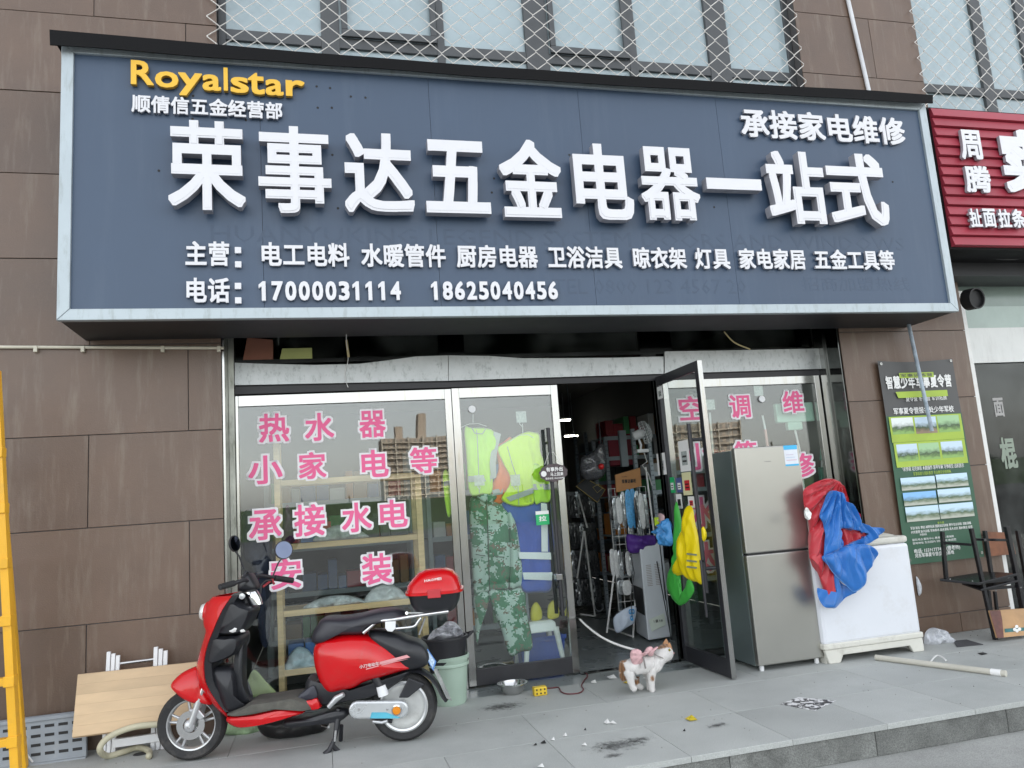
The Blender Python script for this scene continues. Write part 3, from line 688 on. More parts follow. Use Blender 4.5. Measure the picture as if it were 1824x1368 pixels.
t = T('camouflage_trousers', 'green digital camouflage work trousers hanging below the camouflage jacket', 'trousers', P(*C6(560,860), .15))
cl('trouser_leg', [(345,425),(460,418),(582,405),(600,560),(642,805),(560,840),(488,868),(430,700),(375,560)], C6, .15, cam_m, t, front=.05, fold=.024, fs=8, sharp=False)
cl('trouser_leg', [(245,440),(345,430),(330,540),(285,700),(262,790),(250,620)], C6, .18, cam_m, t, front=.04, fold=.024, fs=8)
# oval notice hanging from the handle
p = P(986, 842, -.09); t = T('hanging_notice', 'dark oval cloud-edged notice on a cord at the door handle', 'notice', p)
n_ = 60; pts = []
for i in range(n_):
    a = 2*math.pi*i/n_; r = 1+.035*math.sin(a*11); x = .122*math.cos(a)*r; z = .073*math.sin(a)*r; c_, s_ = math.cos(R(3)), math.sin(R(3))
    pts.append((p.x+x*c_-z*s_, -.09, p.z+x*s_+z*c_))
MB().slab(pts, (0,.004,0)).build('board', M('dark_plum_board', (.075,.055,.06), .5, var=.3, scale=30), t)
row('有事外出', paper, p.x-.062, p.x+.085, p.z+.01, p.z+.047, -.091, .001, t, .03)
row('马上回来', paper, p.x-.03, p.x+.085, p.z-.028, p.z+.003, -.091, .001, t, .02)
line_obj('联系电话: 18625040456', paper, (p.x+.01, p.z-.045), .165, .017, -.091, .001, t, .01)
MB().lathe([(0,0),(.024,0),(.022,.002),(0,.002)], (p.x-.085,-.091,p.z-.005), (0,-1,0), 16).build('emblem', paper, t)
MB().tube([(p.x-.07,-.088,p.z+.07),(p.x-.02,-.07,p.z+.17),(p.x+.02,-.07,p.z+.17),(p.x+.07,-.088,p.z+.07)], .0018, 6).build('cord', wire, t)
# ================================================================== things on the door glass side / behind it
t = T('plastic_crate', 'blue plastic tub standing behind the closed door', 'tub', (1.8,.5,0))
MB().loft([[(1.62,.34,0),(1.97,.34,0),(1.97,.66,0),(1.62,.66,0)],[(1.59,.31,.27),(2.0,.31,.27),(2.0,.69,.27),(1.59,.69,.27)],[(1.61,.33,.27),(1.98,.33,.27),(1.98,.67,.27),(1.61,.67,.27)],[(1.64,.36,.05),(1.95,.36,.05),(1.95,.64,.05),(1.64,.64,.05)]]).build('tub', M('blue_plastic', (.02,.07,.36), .4), t, bevel=.01)
MB().box(1.585,2.005,.305,.309,.24,.275).build('rim', M('blue_plastic', (.02,.07,.36), .4), t)
t = T('plastic_stool', 'white plastic stool standing over the blue tub behind the closed door', 'stool', (1.82,.35,.0))
sx0, sx1, sz = xP(935,1140,.3), xP(985,1140,.3), .42
MB().loft([[(sx0+.02,.2,sz),(sx1-.02,.2,sz),(sx1-.02,.44,sz),(sx0+.02,.44,sz)],[(sx0,.18,sz-.02),(sx1,.18,sz-.02),(sx1,.46,sz-.02),(sx0,.46,sz-.02)],[(sx0-.01,.17,sz-.09),(sx1+.01,.17,sz-.09),(sx1+.01,.47,sz-.09),(sx0-.01,.47,sz-.09)]]).build('seat', white, t, bevel=.012)
for x, dx in ((sx0,-.05),(sx1,.05)):
    for y in (.19,.44): MB().tube([(x,y,sz-.06),(x+dx,y+(y-.3)*.3,.0)], [.026,.018], 8).build('leg', white, t, smooth=40)
t = T('yellow_slippers', 'pair of yellow rubber slippers on top of the white plastic stool', 'slippers', (1.82,.3,.42))
yl = M('yellow_rubber', (.62,.55,.03), .5)
for dx in (-.06,.09): puff(MB(), [(1.8+dx-.05,.25,.425),(1.8+dx+.04,.25,.425),(1.8+dx+.05,.25,.50),(1.8+dx+.01,.25,.57),(1.8+dx-.04,.25,.53)], (0,-1,0), .03, .02, .004, 8).build('slipper', yl, t, smooth=180)
MB().tube([(2.0,.26,.43),(2.03,.26,.52),(2.05,.26,.58),(2.03,.27,.5),(2.0,.27,.45)], .012, 8).build('strap', yl, t, smooth=180)
# goods behind the right window
def pole(name, label, pts, r, mat, cat='broom', head=None, y=.14):
    q = [P(u, v, y) for u, v in pts]; t = T(name, label, cat, q[-1])
    MB().tube(q, r, 8).build('pole', mat, t, smooth=40); return t
t = pole('mop', 'mop with a wide pale green head hung upside down behind the right window', [(1413,752),(1424,800),(1435,900)], .010, white, 'mop')
a, b_, c, d = rect(1381,718,1448,752,.12); MB().box(a, b_, .1, .15, c, d).build('head', M('pale_green', (.42,.62,.52), .6), t, bevel=.01)
a, b_, c, d = rect(1402,752,1428,766,.12); MB().box(a, b_, .1, .15, c, d).build('clamp', M('pale_green', (.42,.62,.52), .6), t, bevel=.01)
t = pole('broom', 'white and pink broom handle hanging from the round hook in the right window', [(1358,740),(1363,765)], .009, white)
MB().tube([P(1363,765,.14), P(1372,830,.14)], .012, 8).build('grip', M('pink_plastic', (.7,.4,.38), .4), t, smooth=40)
t = pole('broom', 'white broom handle with a green socket rightmost behind the window by the red cloth', [(1464,744),(1464,835)], .010, white)
MB().tube([P(1464,800,.14), P(1463,820,.14)], .016, 8).build('sleeve', M('teal_plastic', (.12,.34,.27), .4), t, smooth=40)
a, b_, c, d = rect(1460,832,1472,858,.14); MB().box(a, b_, .12, .16, c, d).build('socket', M('teal_plastic', (.12,.34,.27), .4), t, bevel=.006)
t = pole('broom', 'pale broom handle nearest to the open door behind the right window', [(1264,735),(1274,860)], .011, M('pale_plastic', (.6,.65,.66), .4))

# bags hung on the open leaf
def leafbag(name, label, cat_, pts, mat, front=.03, fold=.012, fs=10, x=2.885, seed=0, extra=()):
    q = [PX(u, v, x) for u, v in pts]; t = T(name, label, cat_, q[0])
    puff(MB(), q, (-1,0,0), front, .01, fold, fs, 16, seed=seed, pw=3, cw=.7, stretch=(1,1,.5)).build('bag', mat, t, smooth=60)
    for e, (p2, f2) in enumerate(extra): puff(MB(), [PX(u, v, x-.012*(e+1)) for u, v in p2], (-1,0,0), f2, .008, fold*.7, fs, 12, seed=seed+e+1, pw=3, stretch=(1,1,.5)).build('flap', mat, t, smooth=60)
    return t
gb = M('green_bag_film', (.06,.42,.06), .45, var=.08, bump=.2, bscale=20); yb_ = M('yellow_bag_film', (.85,.66,.005), .4, var=.06, bump=.25, bscale=16); bb = M('blue_umbrella', (.06,.27,.60), .45, var=.15, bump=.3, bscale=20)
leafbag('green_bag', 'bright green carrier bag knotted on the open door beside the yellow one', 'bag', [(1204,899),(1208,899),(1214,930),(1214,965),(1211,1000),(1210,1030),(1214,1052),(1216,1076),(1208,1077),(1195,1062),(1187,1038),(1198,1000),(1206,965)], gb, seed=2, extra=(([(1213,1060),(1222,1045),(1228,1030),(1237,1050),(1226,1070),(1216,1077),(1209,1077)], .02),))
t = leafbag('yellow_bag', 'bright yellow carrier bag hanging on the open door behind its handle', 'bag', [(1220,908),(1228,900),(1235,908),(1238,928),(1248,975),(1251,1037),(1240,1036),(1228,1033),(1218,1024),(1200,1025),(1208,1000),(1210,965),(1218,940),(1226,922)], yb_, front=.05, fold=.02, x=2.87, seed=5)
for i, z in enumerate((985, 997, 1008)): q = [PX(u, v, 2.808) for u, v in ((1223,z),(1241,z+2),(1241,z+5),(1223,z+3))]; MB().slab(q, (.001,0,0)).build('print_line', M('faded_green_print', (.25,.3,.24), .6), t)
leafbag('small_yellow_bag', 'small yellow bag end sticking out between the door handle and the door edge', 'bag', [(1253,938),(1257,945),(1258,958),(1254,965),(1251,955)], yb_, x=2.89, front=.02)
leafbag('folded_umbrella', 'pale blue folded umbrella hanging from a strap by the door hinge', 'umbrella', [(1184,925),(1192,925),(1196,940),(1199,968),(1190,973),(1182,968),(1179,952),(1170,950),(1174,938)], bb, front=.03, fold=.04, fs=26, seed=3)
leafbag('pink_cloth', 'pale pink cloth tucked behind the blue folded umbrella', 'cloth', [(1172,915),(1183,918),(1182,932),(1176,934)], M('pale_pink', (.6,.42,.42), .6), x=2.895, front=.015)
t = T('safety_vest', 'edge of a lime vest hanging right behind the left window mullion', 'vest', P(795,900,.12))
q = [P(u,v,.12) for u,v in ((789,843),(797,838),(800,870),(803,915),(797,918),(791,880))]; puff(MB(), q, (0,-1,0), .015, .008, .006, 9, 10).build('fabric', lime, t, smooth=180)
q = [P(u,v,.10) for u,v in ((790,858),(799,856),(800,864),(791,866))]; MB().slab(q, (0,.003,0)).build('reflective_tape', grey, t)

cam_o = [o for o in COL.objects if o.name.startswith('camouflage_jacket')][0]
seam_m = M('camo_seam', (.05,.08,.055), .8)
MB().tube([P(*C6(x,y),.085) for x,y in ((330,-190),(335,-60),(340,80),(345,250),(350,430))], .005, 6).build('front_placket', seam_m, cam_o)
for x0, y0, x1, y1 in ((250,-60,310,-45),(370,-50,440,-42),(255,180,320,190),(370,190,450,200)): MB().tube([P(*C6(x0,y0),.09), P(*C6((x0+x1)/2,y0+6),.085), P(*C6(x1,y1),.09)], .004, 6).build('pocket_flap', seam_m, cam_o)
cl('collar', [(262,-212),(330,-235),(400,-212),(375,-180),(335,-165),(290,-180)], C6, .12, cam_m, cam_o, front=.03)
for o_ in [o for o in COL.objects if o.name.startswith('safety_vest')][1:3]: pass

vv = sorted([o for o in COL.objects if o.type == 'EMPTY' and o.name.startswith('safety_vest')], key=lambda o: o.name)
MB().tube([P(*C5(x,y),.055) for x,y in ((262,478),(270,600),(276,760),(280,905))], .0035, 6).build('zip', grey, vv[0])
MB().tube([P(*C5(x,y),.035) for x,y in ((470,590),(500,700),(540,820),(548,985))], .0035, 6).build('zip', grey, vv[2])
MB().tube([P(*C5(x,y),.05) for x,y in ((232,466),(250,500),(300,505),(325,470))], .004, 6).build('collar_binding', grey, vv[0])
# ================================================================== inside the shop
grey_st = M('grey_shelf_steel', (.30,.34,.37), .45, .2, var=.1); dark_st = M('blue_grey_steel', (.16,.20,.24), .5, .2)
def colr(i, pal): return pal[i % len(pal)]
pal = [M('card_brown', (.33,.2,.1), .8, rand=.3), M('box_dark', (.05,.055,.06), .6, rand=.4), M('box_red', (.30,.02,.03), .5, rand=.3), M('box_white', (.5,.5,.5), .6, rand=.3), M('box_blue', (.04,.1,.25), .5, rand=.4), M('box_green', (.05,.22,.08), .5, rand=.3), M('box_orange', (.45,.16,.02), .6, rand=.2)]
# pine shelf behind the left window
YR0, YR1 = .22, .55
xl, xr = xP(489,900,YR0), xP(752,900,YR0)
t = T('wooden_shelf', 'pale pine shelving unit with four boards behind the left window', 'shelf', (xl, YR0, 0))
for x, y, w_ in ((xl,YR0,.045),(xr-.05,YR0,.05),(xl,YR1,.045),(xr-.05,YR1,.05)):
    ztop = zP(490,785,YR0) if x < .3 else zP(745,845,YR0)
    MB().box(x, x+w_, y, y+.035, 0, ztop).build('post', wood, t, bevel=.002)
zs = [zP(495,856,YR0), zP(495,971,YR0), zP(495,1090,YR0), zP(495,1196,YR0)]
for z in zs:
    MB().box(xl+.046, xr-.051, YR0+.002, YR0+.022, z-.045, z).build('rail', wood, t, bevel=.002)
    MB().box(xl+.046, xr-.051, YR1+.002, YR1+.022, z-.045, z).build('rail', wood, t, bevel=.002)
    MB().box(xl+.046, xr-.051, YR0+.023, YR1, z-.02, z-.002).build('board', wood, t)
rnd = random.Random(11)
def goods(n, x0, x1, y0, y1, z, hmax, label, cat='box', name='goods_box', group=None, step=None, pals=None):
    x = x0
    while x < x1-.05:
        w_ = rnd.uniform(.07,.18); h = rnd.uniform(.4,1)*hmax; w_ = min(w_, x1-x)
        o = MB().box(x, x+w_*.93, y0+rnd.uniform(0,.06), y1, z+.001, z+h); m_ = rnd.choice(pals or pal)
        o = o.build(name, m_, None, bevel=.004)
        nm = m_.name.split('_')[-1] if m_.name.startswith('box') else 'brown'
        tag(o, label % nm, cat, group or label.replace('%s ', '')); x += w_*1.02
goods(0, xl+.07, xr-.06, YR0+.05, YR1-.02, zs[1], .20, '%s boxed ware standing on the second board of the pine shelf', group='boxes on the second board of the pine shelf', pals=[pal[1],pal[1],pal[3],pal[2],pal[4]])
goods(0, xl+.07, xr-.06, YR0+.08, YR1-.02, zs[3], .22, '%s boxed ware standing on the lowest board of the pine shelf', group='boxes on the lowest board of the pine shelf', pals=[pal[1],pal[1],pal[4]])
# loose white sheet metal / plastic goods on the boards
fl_ = M('plastic_wrap', (.55,.57,.6), .25, var=.3, scale=30)
def heap(u0, v0, u1, v1, y, mat, label, name='wrapped_goods', cat='package', fold=.03, seed=1, front=.07):
    a, b_, c, d = rect(u0, v0, u1, v1, y); q = [(a,y,c),(a+(b_-a)*.1,y,c+(d-c)*.6),(a+(b_-a)*.4,y,d),(a+(b_-a)*.75,y,c+(d-c)*.85),(b_,y,c+(d-c)*.3),(b_,y,c)]
    return tag(puff(MB(), q, (0,-1,0), front, .05, fold, 14, 12, seed=seed, pw=3).build(name, mat, None, smooth=60), label, cat)
heap(560,935,650,962,.3,fl_,'flat silvery wrapped goods lying in the middle of the second pine board')
heap(545,1060,650,1080,.3,fl_,'grey wrapped cable coil lying on the third pine board from the top', seed=3)
heap(650,1040,722,1072,.3,M('wrap_white',(.7,.71,.74),.3,var=.15,scale=20),'crumpled white plastic packages at the right end of the third pine board', seed=5)
heap(508,1152,562,1192,.3,M('wrap_blue',(.5,.6,.68),.3,var=.15,scale=20),'pale blue white bag lying on the lowest pine board', seed=6)
heap(502,900,524,966,.33,M('purple_coil',(.10,.02,.10),.5,var=.3,scale=30,st=(1,1,8)),'purple coil of cord standing at the left end of the second pine board', 'cord_coil', 'cord', seed=8)
for i, (u, v) in enumerate(((640,912),(655,908),(670,906),(700,908))):
    p = P(u, v, .4); tag(MB().lathe([(0,0),(.028,0),(.028,.10),(.012,.13),(.012,.15),(0,.15)], (p.x,.4,zs[1]+.14*0), (0,0,1), 12).build('spray_can', colr(i, [pal[4],pal[3],pal[2],pal[4]]), None, smooth=50), 'spray can standing among the boxes at the right of the second pine board', 'can', 'spray cans on the pine shelf')
# steel racks deeper inside the left window
def rack(x0, x1, y0, y1, zl, ztop, label, mat=grey_st, fill=.22, glabel=None, holes=True):
    t = T('steel_rack', label, 'rack', (x0, y0, 0))
    for x in (x0, x1-.04):
        for y in (y0, y1-.04):
            m = MB(); m.box(x, x+.04, y, y+.004, 0, ztop); m.box(x+(0 if x == x0 else .036), x+(.004 if x == x0 else .04), y+.0041, y+.04, 0, ztop); m.build('upright', mat, t)
            if holes:
                m = MB(); z = .08
                while z < ztop-.04:
                    m.box(x+.009, x+.015, y-.0008, y-.0002, z, z+.014); m.box(x+.025, x+.031, y-.0008, y-.0002, z, z+.014); z += .05
                m.build('slot_row', rubber, t)
    for z in zl:
        MB().box(x0+.0405, x1-.0405, y0+.001, y0+.03, z-.045, z).build('beam', mat, t); MB().box(x0+.005, x1-.005, y0+.031, y1-.005, z-.02, z-.004).build('shelf', mat, t)
        if fill and glabel: goods(0, x0+.06, x1-.06, y0+.04, y1-.05, z-.004, fill, '%s box on the '+glabel, group='boxes on the '+glabel)
    return t
rack(-.5, .9, 1.5, 1.9, [.3,.72,1.14,1.56], 2.0, 'grey steel rack of small goods deep behind the pine shelf', glabel='grey rack deep behind the pine shelf', holes=False, fill=.28)
rack(.98, 1.9, 1.1, 1.5, [.3,.72,1.14,1.56], 1.75, 'grey steel rack of small goods behind the hanging clothes', glabel='grey rack behind the hanging clothes', holes=False, fill=.28)
# racks seen through the doorway
rack(3.42, 4.5, 3.38, 3.85, [.45,.85,1.2,1.6,2.0], 2.25, 'blue-grey slotted steel rack furthest back through the doorway', dark_st, glabel='blue-grey rack seen through the doorway', fill=.25)
xa = xP(1080,830,2.35)
rack(xa, xa+1.0, 2.35, 2.8, [.5,.95,1.4,1.86,2.1], zP(1073,778,2.35), 'slotted steel rack with the red box, middle of those through the doorway', glabel='middle rack seen through the doorway', fill=.28)
xc = xP(1160,850,1.35)
rack(xc, xc+1.0, 1.35, 1.8, [.5,.95,1.43,1.62], zP(1142,757,1.35), 'slotted steel rack with the white clip fan, nearest of those through the doorway', glabel='nearest rack seen through the doorway', fill=.22)
a, b_, c, d = rect(1088,772,1136,828,2.3)
tag(MB().box(a, b_, 2.36, 2.7, c, d).build('red_box', M('crimson_box', (.22,.012,.03), .55), None, bevel=.006), 'dark red box high on the middle steel rack inside', 'box')
xb = xP(1111,800,2.0)
tag(MB().box(xb-.04, xb+.045, 2.0, 2.04, 1.72, zP(1103,767,2.0)).build('steel_profile', grey_st, None), 'short slotted steel upright standing in front of the red box', 'profile')
# clip fan
p = P(1143, 772, 1.25); t = T('clip_fan', 'white clip-on fan clamped to the top of the nearest steel rack', 'fan', p)
ax = Vector((.9,-.35,.25)).normalized(); cage = MB()
for r, h in ((.115,0),(.12,.035),(.11,.07),(.07,.095)):
    x = ax.orthogonal().normalized(); y = ax.cross(x)
    cage.tube([p+ax*h+(x*math.cos(a_)+y*math.sin(a_))*r for a_ in [2*math.pi*i/28 for i in range(28)]], .004, 5, loop=True)
for i in range(24):
    a_ = 2*math.pi*i/24; rr = x*math.cos(a_)+y*math.sin(a_); cage.tube([p+rr*.115, p+rr*.12+ax*.035, p+rr*.11+ax*.07, p+rr*.03+ax*.1], .002, 4)
cage.build('cage', white, t); MB().lathe([(0,-.10),(.045,-.09),(.05,-.02),(.03,.03),(0,.04)], p, ax, 16).build('motor', white, t, smooth=60)
MB().tube([p-ax*.05, p+Vector((-.02,0,-.12)), p+Vector((-.03,0,-.17))], .012, 8).build('neck', white, t); MB().box(p.x-.08,p.x+.05,1.22,1.28,p.z-.2,p.z-.165).build('clamp', white, t, bevel=.006)
MB().tube([p+Vector((0,0,-.18)), p+Vector((.02,-.02,-.3)), p+Vector((-.03,0,-.33)), p+Vector((.03,0,-.42)), p+Vector((.06,0,-.55))], .005, 6).build('cord', whitepaint, t)
# dark bag with red ball, diamond folder
clearbag = M('smoky_bag', (.12,.12,.13), .18, var=.5, scale=14, alpha=.75, spec=.8)
q = [P(u,v,1.6) for u,v in ((1070,788),(1078,800),(1080,835),(1070,852),(1045,856),(1033,842),(1036,815),(1055,805))]
t = T('plastic_bag', 'smoky plastic bag with a red ball inside hanging in the doorway', 'bag', q[4]); puff(MB(), q, (0,-1,0), .08, .05, .02, 9).build('bag', clearbag, t, smooth=180)
MB().tube([q[0], q[0]+Vector((.02,.05,.25))], [.012,.004], 6).build('handle', clearbag, t)
p = P(1071,831,1.5); tag(MB().ball(p, .032).build('red_ball', M('red_gloss', (.6,.02,.02), .2), None, smooth=180), 'small glossy red ball showing in the smoky plastic bag', 'ball')
gold2 = M('gold_line', (.45,.33,.08), .4, .3)
q = [P(u,v,1.9) for u,v in ((1026,866),(1043,852),(1078,872),(1064,895))]; t = T('black_folder', 'black carton with thin gold outlines tilted below the smoky bag', 'carton', q[3])
MB().slab(q, (0,.06,0)).build('carton', blackpl, t); MB().tube([v_+Vector((0,-.004,0)) for v_ in q], .004, 5, loop=True).build('gold_outline', gold2, t)
MB().tube([P(u,v,1.895) for u,v in ((1056,868),(1067,862),(1074,869),(1064,878))], .003, 5, loop=True).build('gold_outline', gold2, t)
# ceiling lights
lampm = bpy.data.materials.new('lamp_tube'); lampm.use_nodes = True; lb = lampm.node_tree.nodes['Principled BSDF']; lb.inputs['Emission Color'].default_value = (1,.97,.85,1); lb.inputs['Emission Strength'].default_value = 9
for (u, v, y), lab in (((1004,749,4.6), 'lit ceiling lamp just right of the closed door frame, nearer one'), ((1012,777,6.3), 'lit ceiling lamp deeper in the shop, below the nearer one')):
    p = P(u, v, y); t = T('ceiling_lamp', lab, 'lamp', p); MB().box(p.x-.06, p.x+.17 if y > 5 else p.x+.10, y-.02, y+.02, p.z-.007, p.z+.007).build('tube', lampm, t); MB().box(p.x-.07, p.x+.12, y-.03, y+.03, p.z+.013, p.z+.04).build('housing', white, t)
    for xx in (-.05, .1): MB().tube([(p.x+xx,y,p.z+.04),(p.x+xx,y,3.2)], .006, 6).build('rod', grey_st, t)
# product display
def packet(p, w_, h, mat, label, cat='packet', group='packets hanging inside the doorway', tilt=0):
    x, y, z = p; q = [(x-w_/2,y,z-h),(x+w_/2,y,z-h),(x+w_/2,y,z),(x-w_/2,y,z)]
    o = puff(MB(), q, (0,-1,0), .006, .004, .007, 40, 6, sm=3, seed=rnd.randint(0,50), pw=4).build('packet', mat, None, smooth=60); return tag(o, label, cat, group)
pkm = [M('pk_black', (.02,.02,.022), .25, var=.6, scale=40), M('pk_white', (.62,.63,.62), .3, var=.15, scale=60), M('pk_silver', (.35,.37,.38), .2, .5, var=.5, scale=50), M('pk_blue', (.08,.33,.62), .3, var=.3, scale=50)]
board = T('display_board', 'white wire display grid with hooks in the doorway', 'display rack', P(1127,1140,1.2)); yb = 1.3
a, b_, c, d = rect(1093, 868, 1160, 1085, yb)
m = MB()
for i in range(7): x = a+(b_-a)*i/6; m.tube([(x,yb,c),(x,yb,d)], .003, 4)
for i in range(16): z = c+(d-c)*i/15; m.tube([(a,yb,z),(b_,yb,z)], .003, 4)
m.build('wire_grid', whitepaint, board)
for pts in (((1150,832),(1166,957)), ((1094,1020),(1081,1127)), ((1134,1045),(1127,1140))):
    q = [P(u,v,yb-.03) for u,v in pts]; MB().tube(q, .010, 8).build('leg', whitepaint, board, smooth=40)
q = [G(1081,1118,.05), G(1128,1134,.05)]; MB().tube(q, .009, 8).build('foot_rail', whitepaint, board)
k = 0
for u, v, w_, h, mi in [(1088,888,.05,.20,0),(1094,892,.045,.26,2),(1101,890,.05,.22,1),(1101,925,.03,.14,2),(1109,882,.055,.30,2),(1118,878,.06,.32,3),(1126,876,.06,.33,3),(1134,880,.05,.30,2),(1141,884,.05,.30,1),(1148,886,.05,.28,2),(1113,890,.03,.33,0),(1131,892,.03,.33,0),(1145,900,.03,.3,0),(1122,930,.05,.2,2),(1138,930,.05,.16,2),(1090,982,.05,.22,1),(1097,984,.04,.22,1),(1104,984,.045,.24,2),(1112,982,.04,.2,0),(1118,986,.05,.2,1),(1124,990,.04,.18,2),(1107,1035,.08,.12,2),(1116,1036,.08,.12,1)]:
    packet(P(u, v, yb-.04-(k%3)*.012), w_, h, pkm[mi], ('black','white','silvery clear','blue topped')[mi]+' packet hanging on the white display grid in the doorway', group='packets on the display grid'); k += 1
p0 = [P(u,v,yb-.05) for u,v in ((1096,846),(1140,833),(1143,866),(1098,877))]
t = T('carton_sign', 'brown cardboard panel with black characters above the hanging packets', 'carton', p0[3]); MB().slab(p0, (0,.02,0)).build('panel', M('orange_card', (.40,.19,.07), .7), t)
c0 = sum(p0, Vector())/4; row('荣事达橱柜', rubber, c0.x-.075, c0.x+.085, c0.z-.03, c0.z+.012, yb-.051, .001, t, .03); line_obj('Royalstar', rubber, (c0.x-.04, c0.z+.038), .06, .012, yb-.051, .001, t)
# white cabinet (air cooler) and things on it
cb = T('air_cooler', 'tall white appliance cabinet with louvres standing in the doorway', 'appliance', (3.1, 1.1, 0))
cq = [(3.0,.9),(3.27,.95),(3.33,1.30),(3.07,1.35)]; zc = 1.02-.1
MB().slab([(x,y,.02) for x,y in cq], (0,0,.90)).build('body', M('cabinet_white', (.60,.63,.66), .4, var=.04), cb, bevel=.012)
dirx = Vector((.27,.05,0)).normalized(); 
for col_ in (.05, .15):
    for i in range(13):
        a = Vector((3.0,.9,0))+dirx*col_+Vector((0,-.002,.52+i*.016)); MB().slab([a, a+dirx*.06, a+dirx*.06+Vector((0,0,.006)), a+Vector((0,0,.006))], (.0,.001,0)).build('louvre', M('louvre_grey', (.33,.30,.28), .6), cb)
MB().slab([(2.998,.92,.25),(2.998+.06,1.28,.25),(2.998+.06,1.28,.5),(2.998,.92,.5)], (-.004,0,0)).build('side_vent', rubber, cb)
a = Vector((3.04,.895,.10)); MB().slab([a, a+dirx*.17+Vector((0,0,.04)), a+dirx*.16+Vector((0,0,.15)), a+Vector((-.02,0,.11))], (0,-.004,0)).build('paper_label', M('label_paper', (.62,.68,.60), .6), cb)
line_obj('1 级 9.8', rubber, (3.12,.19), .09, .03, .90, .001, cb)
q = [P(u,v,.95) for u,v in ((1117,952),(1140,954),(1166,954),(1168,970),(1150,974),(1140,984),(1122,985),(1116,970))]
tag(puff(MB(), q, (0,-1,0), .05, .12, .02, 12, seed=4).build('purple_bag', M('purple_fabric', (.07,.02,.20), .6, var=.2), None, smooth=180), 'dark purple fabric bag slumped on top of the white cabinet', 'bag')
for i, (a_, b2) in enumerate(((( 1171,925),(1192,1135)),((1174,960),(1195,1138)),((1170,1000),(1196,1140)))):
    q = [P(a_[0],a_[1],.75), G(b2[0],b2[1])]; t = T('fishing_rod', ('black rod leaning by the white cabinet with a pink grip','thin black rod leaning in the middle by the white cabinet','thin black rod leaning rightmost by the white cabinet')[i], 'rod', q[1]); MB().tube(q, [.006,.004], 6).build('rod', blackpl, t)
    if i == 0: MB().tube([q[0], q[0].lerp(q[1],.14)], .016, 8).build('grip', M('pink_grip',(.6,.5,.5),.5), t, smooth=40); MB().box(q[0].x-.03,q[0].x+.01,.74,.76,q[0].z-.06,q[0].z+.02).build('tag', lime2, t)
# white A stand at the left edge of the doorway + dark packets
t = T('a_frame_stand', 'white tube A-frame stand with hanging packets at the left of the doorway', 'stand', G(1045,1098))
for pts in (((1040,946),(1028,1030)),((1041,946),(1060,1098)),((1033,1094),(1059,1097)),((1030,880),(1046,940))):
    MB().tube([P(u,v,2.7) for u,v in pts], .011, 8).build('bar', whitepaint, t, smooth=40)
dkm = M('pk_dark', (.03,.032,.034), .25, var=.7, scale=60); k = 0
for u in range(1012, 1056, 5):
    for v in (880, 935, 985, 1035):
        packet(P(u+(v-880)*.08, v, 2.8+(k%2)*.05), .07, .26, pkm[2] if k%5 == 2 else dkm, 'dark clear packet hanging in the '+{880:'top',935:'second',985:'third',1035:'lowest'}[v]+' row behind the white A-frame stand', group='packets behind the A-frame stand'); k += 1
p = G(1068,1090); tag(MB().lathe([(.045,0),(.055,0),(.055,.22),(.045,.22)], (p.x,p.y,.06), (.5,.85,0), 20, closed=True).build('grey_pipe', M('grey_pvc', (.33,.36,.39), .4), None, smooth=40), 'short grey plastic pipe lying on the shop floor by the rack foot', 'pipe')
q = [P(u,v,1.05) for u,v in ((1103,1090),(1125,1079),(1134,1084),(1130,1108),(1118,1117),(1098,1128),(1092,1103))]
t = T('printed_bag', 'white bag with blue lettering slumped under the display grid', 'bag', q[5]); puff(MB(), q, (0,-1,0), .03, .03, .012, 12).build('bag', M('bag_pale', (.55,.62,.72), .5), t, smooth=180)
letter('G', bluef, q[1].x-.06, q[1].x-.03, q[1].z-.07, q[1].z-.02, .99, .002, t, .05); letter('O', bluef, q[1].x-.03, q[1].x+.0, q[1].z-.07, q[1].z-.02, .99, .002, t, .05); letter('G', bluef, q[1].x-.05, q[1].x-.02, q[1].z-.13, q[1].z-.08, .99, .002, t, .05)
MB().tube([P(1122,985,.9),P(1130,1020,.9),P(1124,1060,.9),P(1126,1100,.9)], .004, 6).build('power_cord', blackpl, cb)
# on the ledge above the header
a, b_, c, d = rect(432, 603, 486, 638, -.01)
zz = P(455,641,-.01).z
MB().box(-.6, 4.6, -.012, .058, zz-.03, zz-.0005).build('ledge', dsteel, B)
tag(MB().slab([(a,-.01,zz),(b_,-.01,zz),(b_,-.01,d-.01),(a+.035,-.01,d+.01)], (0,.065,0)).build('carton', M('terracotta_card', (.27,.11,.07), .75, var=.15), None, bevel=.004), 'crumpled terracotta carton lying on the header ledge under the sign', 'carton')
a, b_, c, d = rect(498, 620, 556, 640, -.01)
tag(MB().slab([(a,-.01,zz),(b_,-.01,zz),(b_,-.01,d),(a+.02,-.01,d)], (0,.05,0)).build('yellow_carton', M('yellow_green_card', (.42,.45,.16), .7, var=.15), None, bevel=.003), 'small yellow-green carton beside the terracotta one under the sign', 'carton')
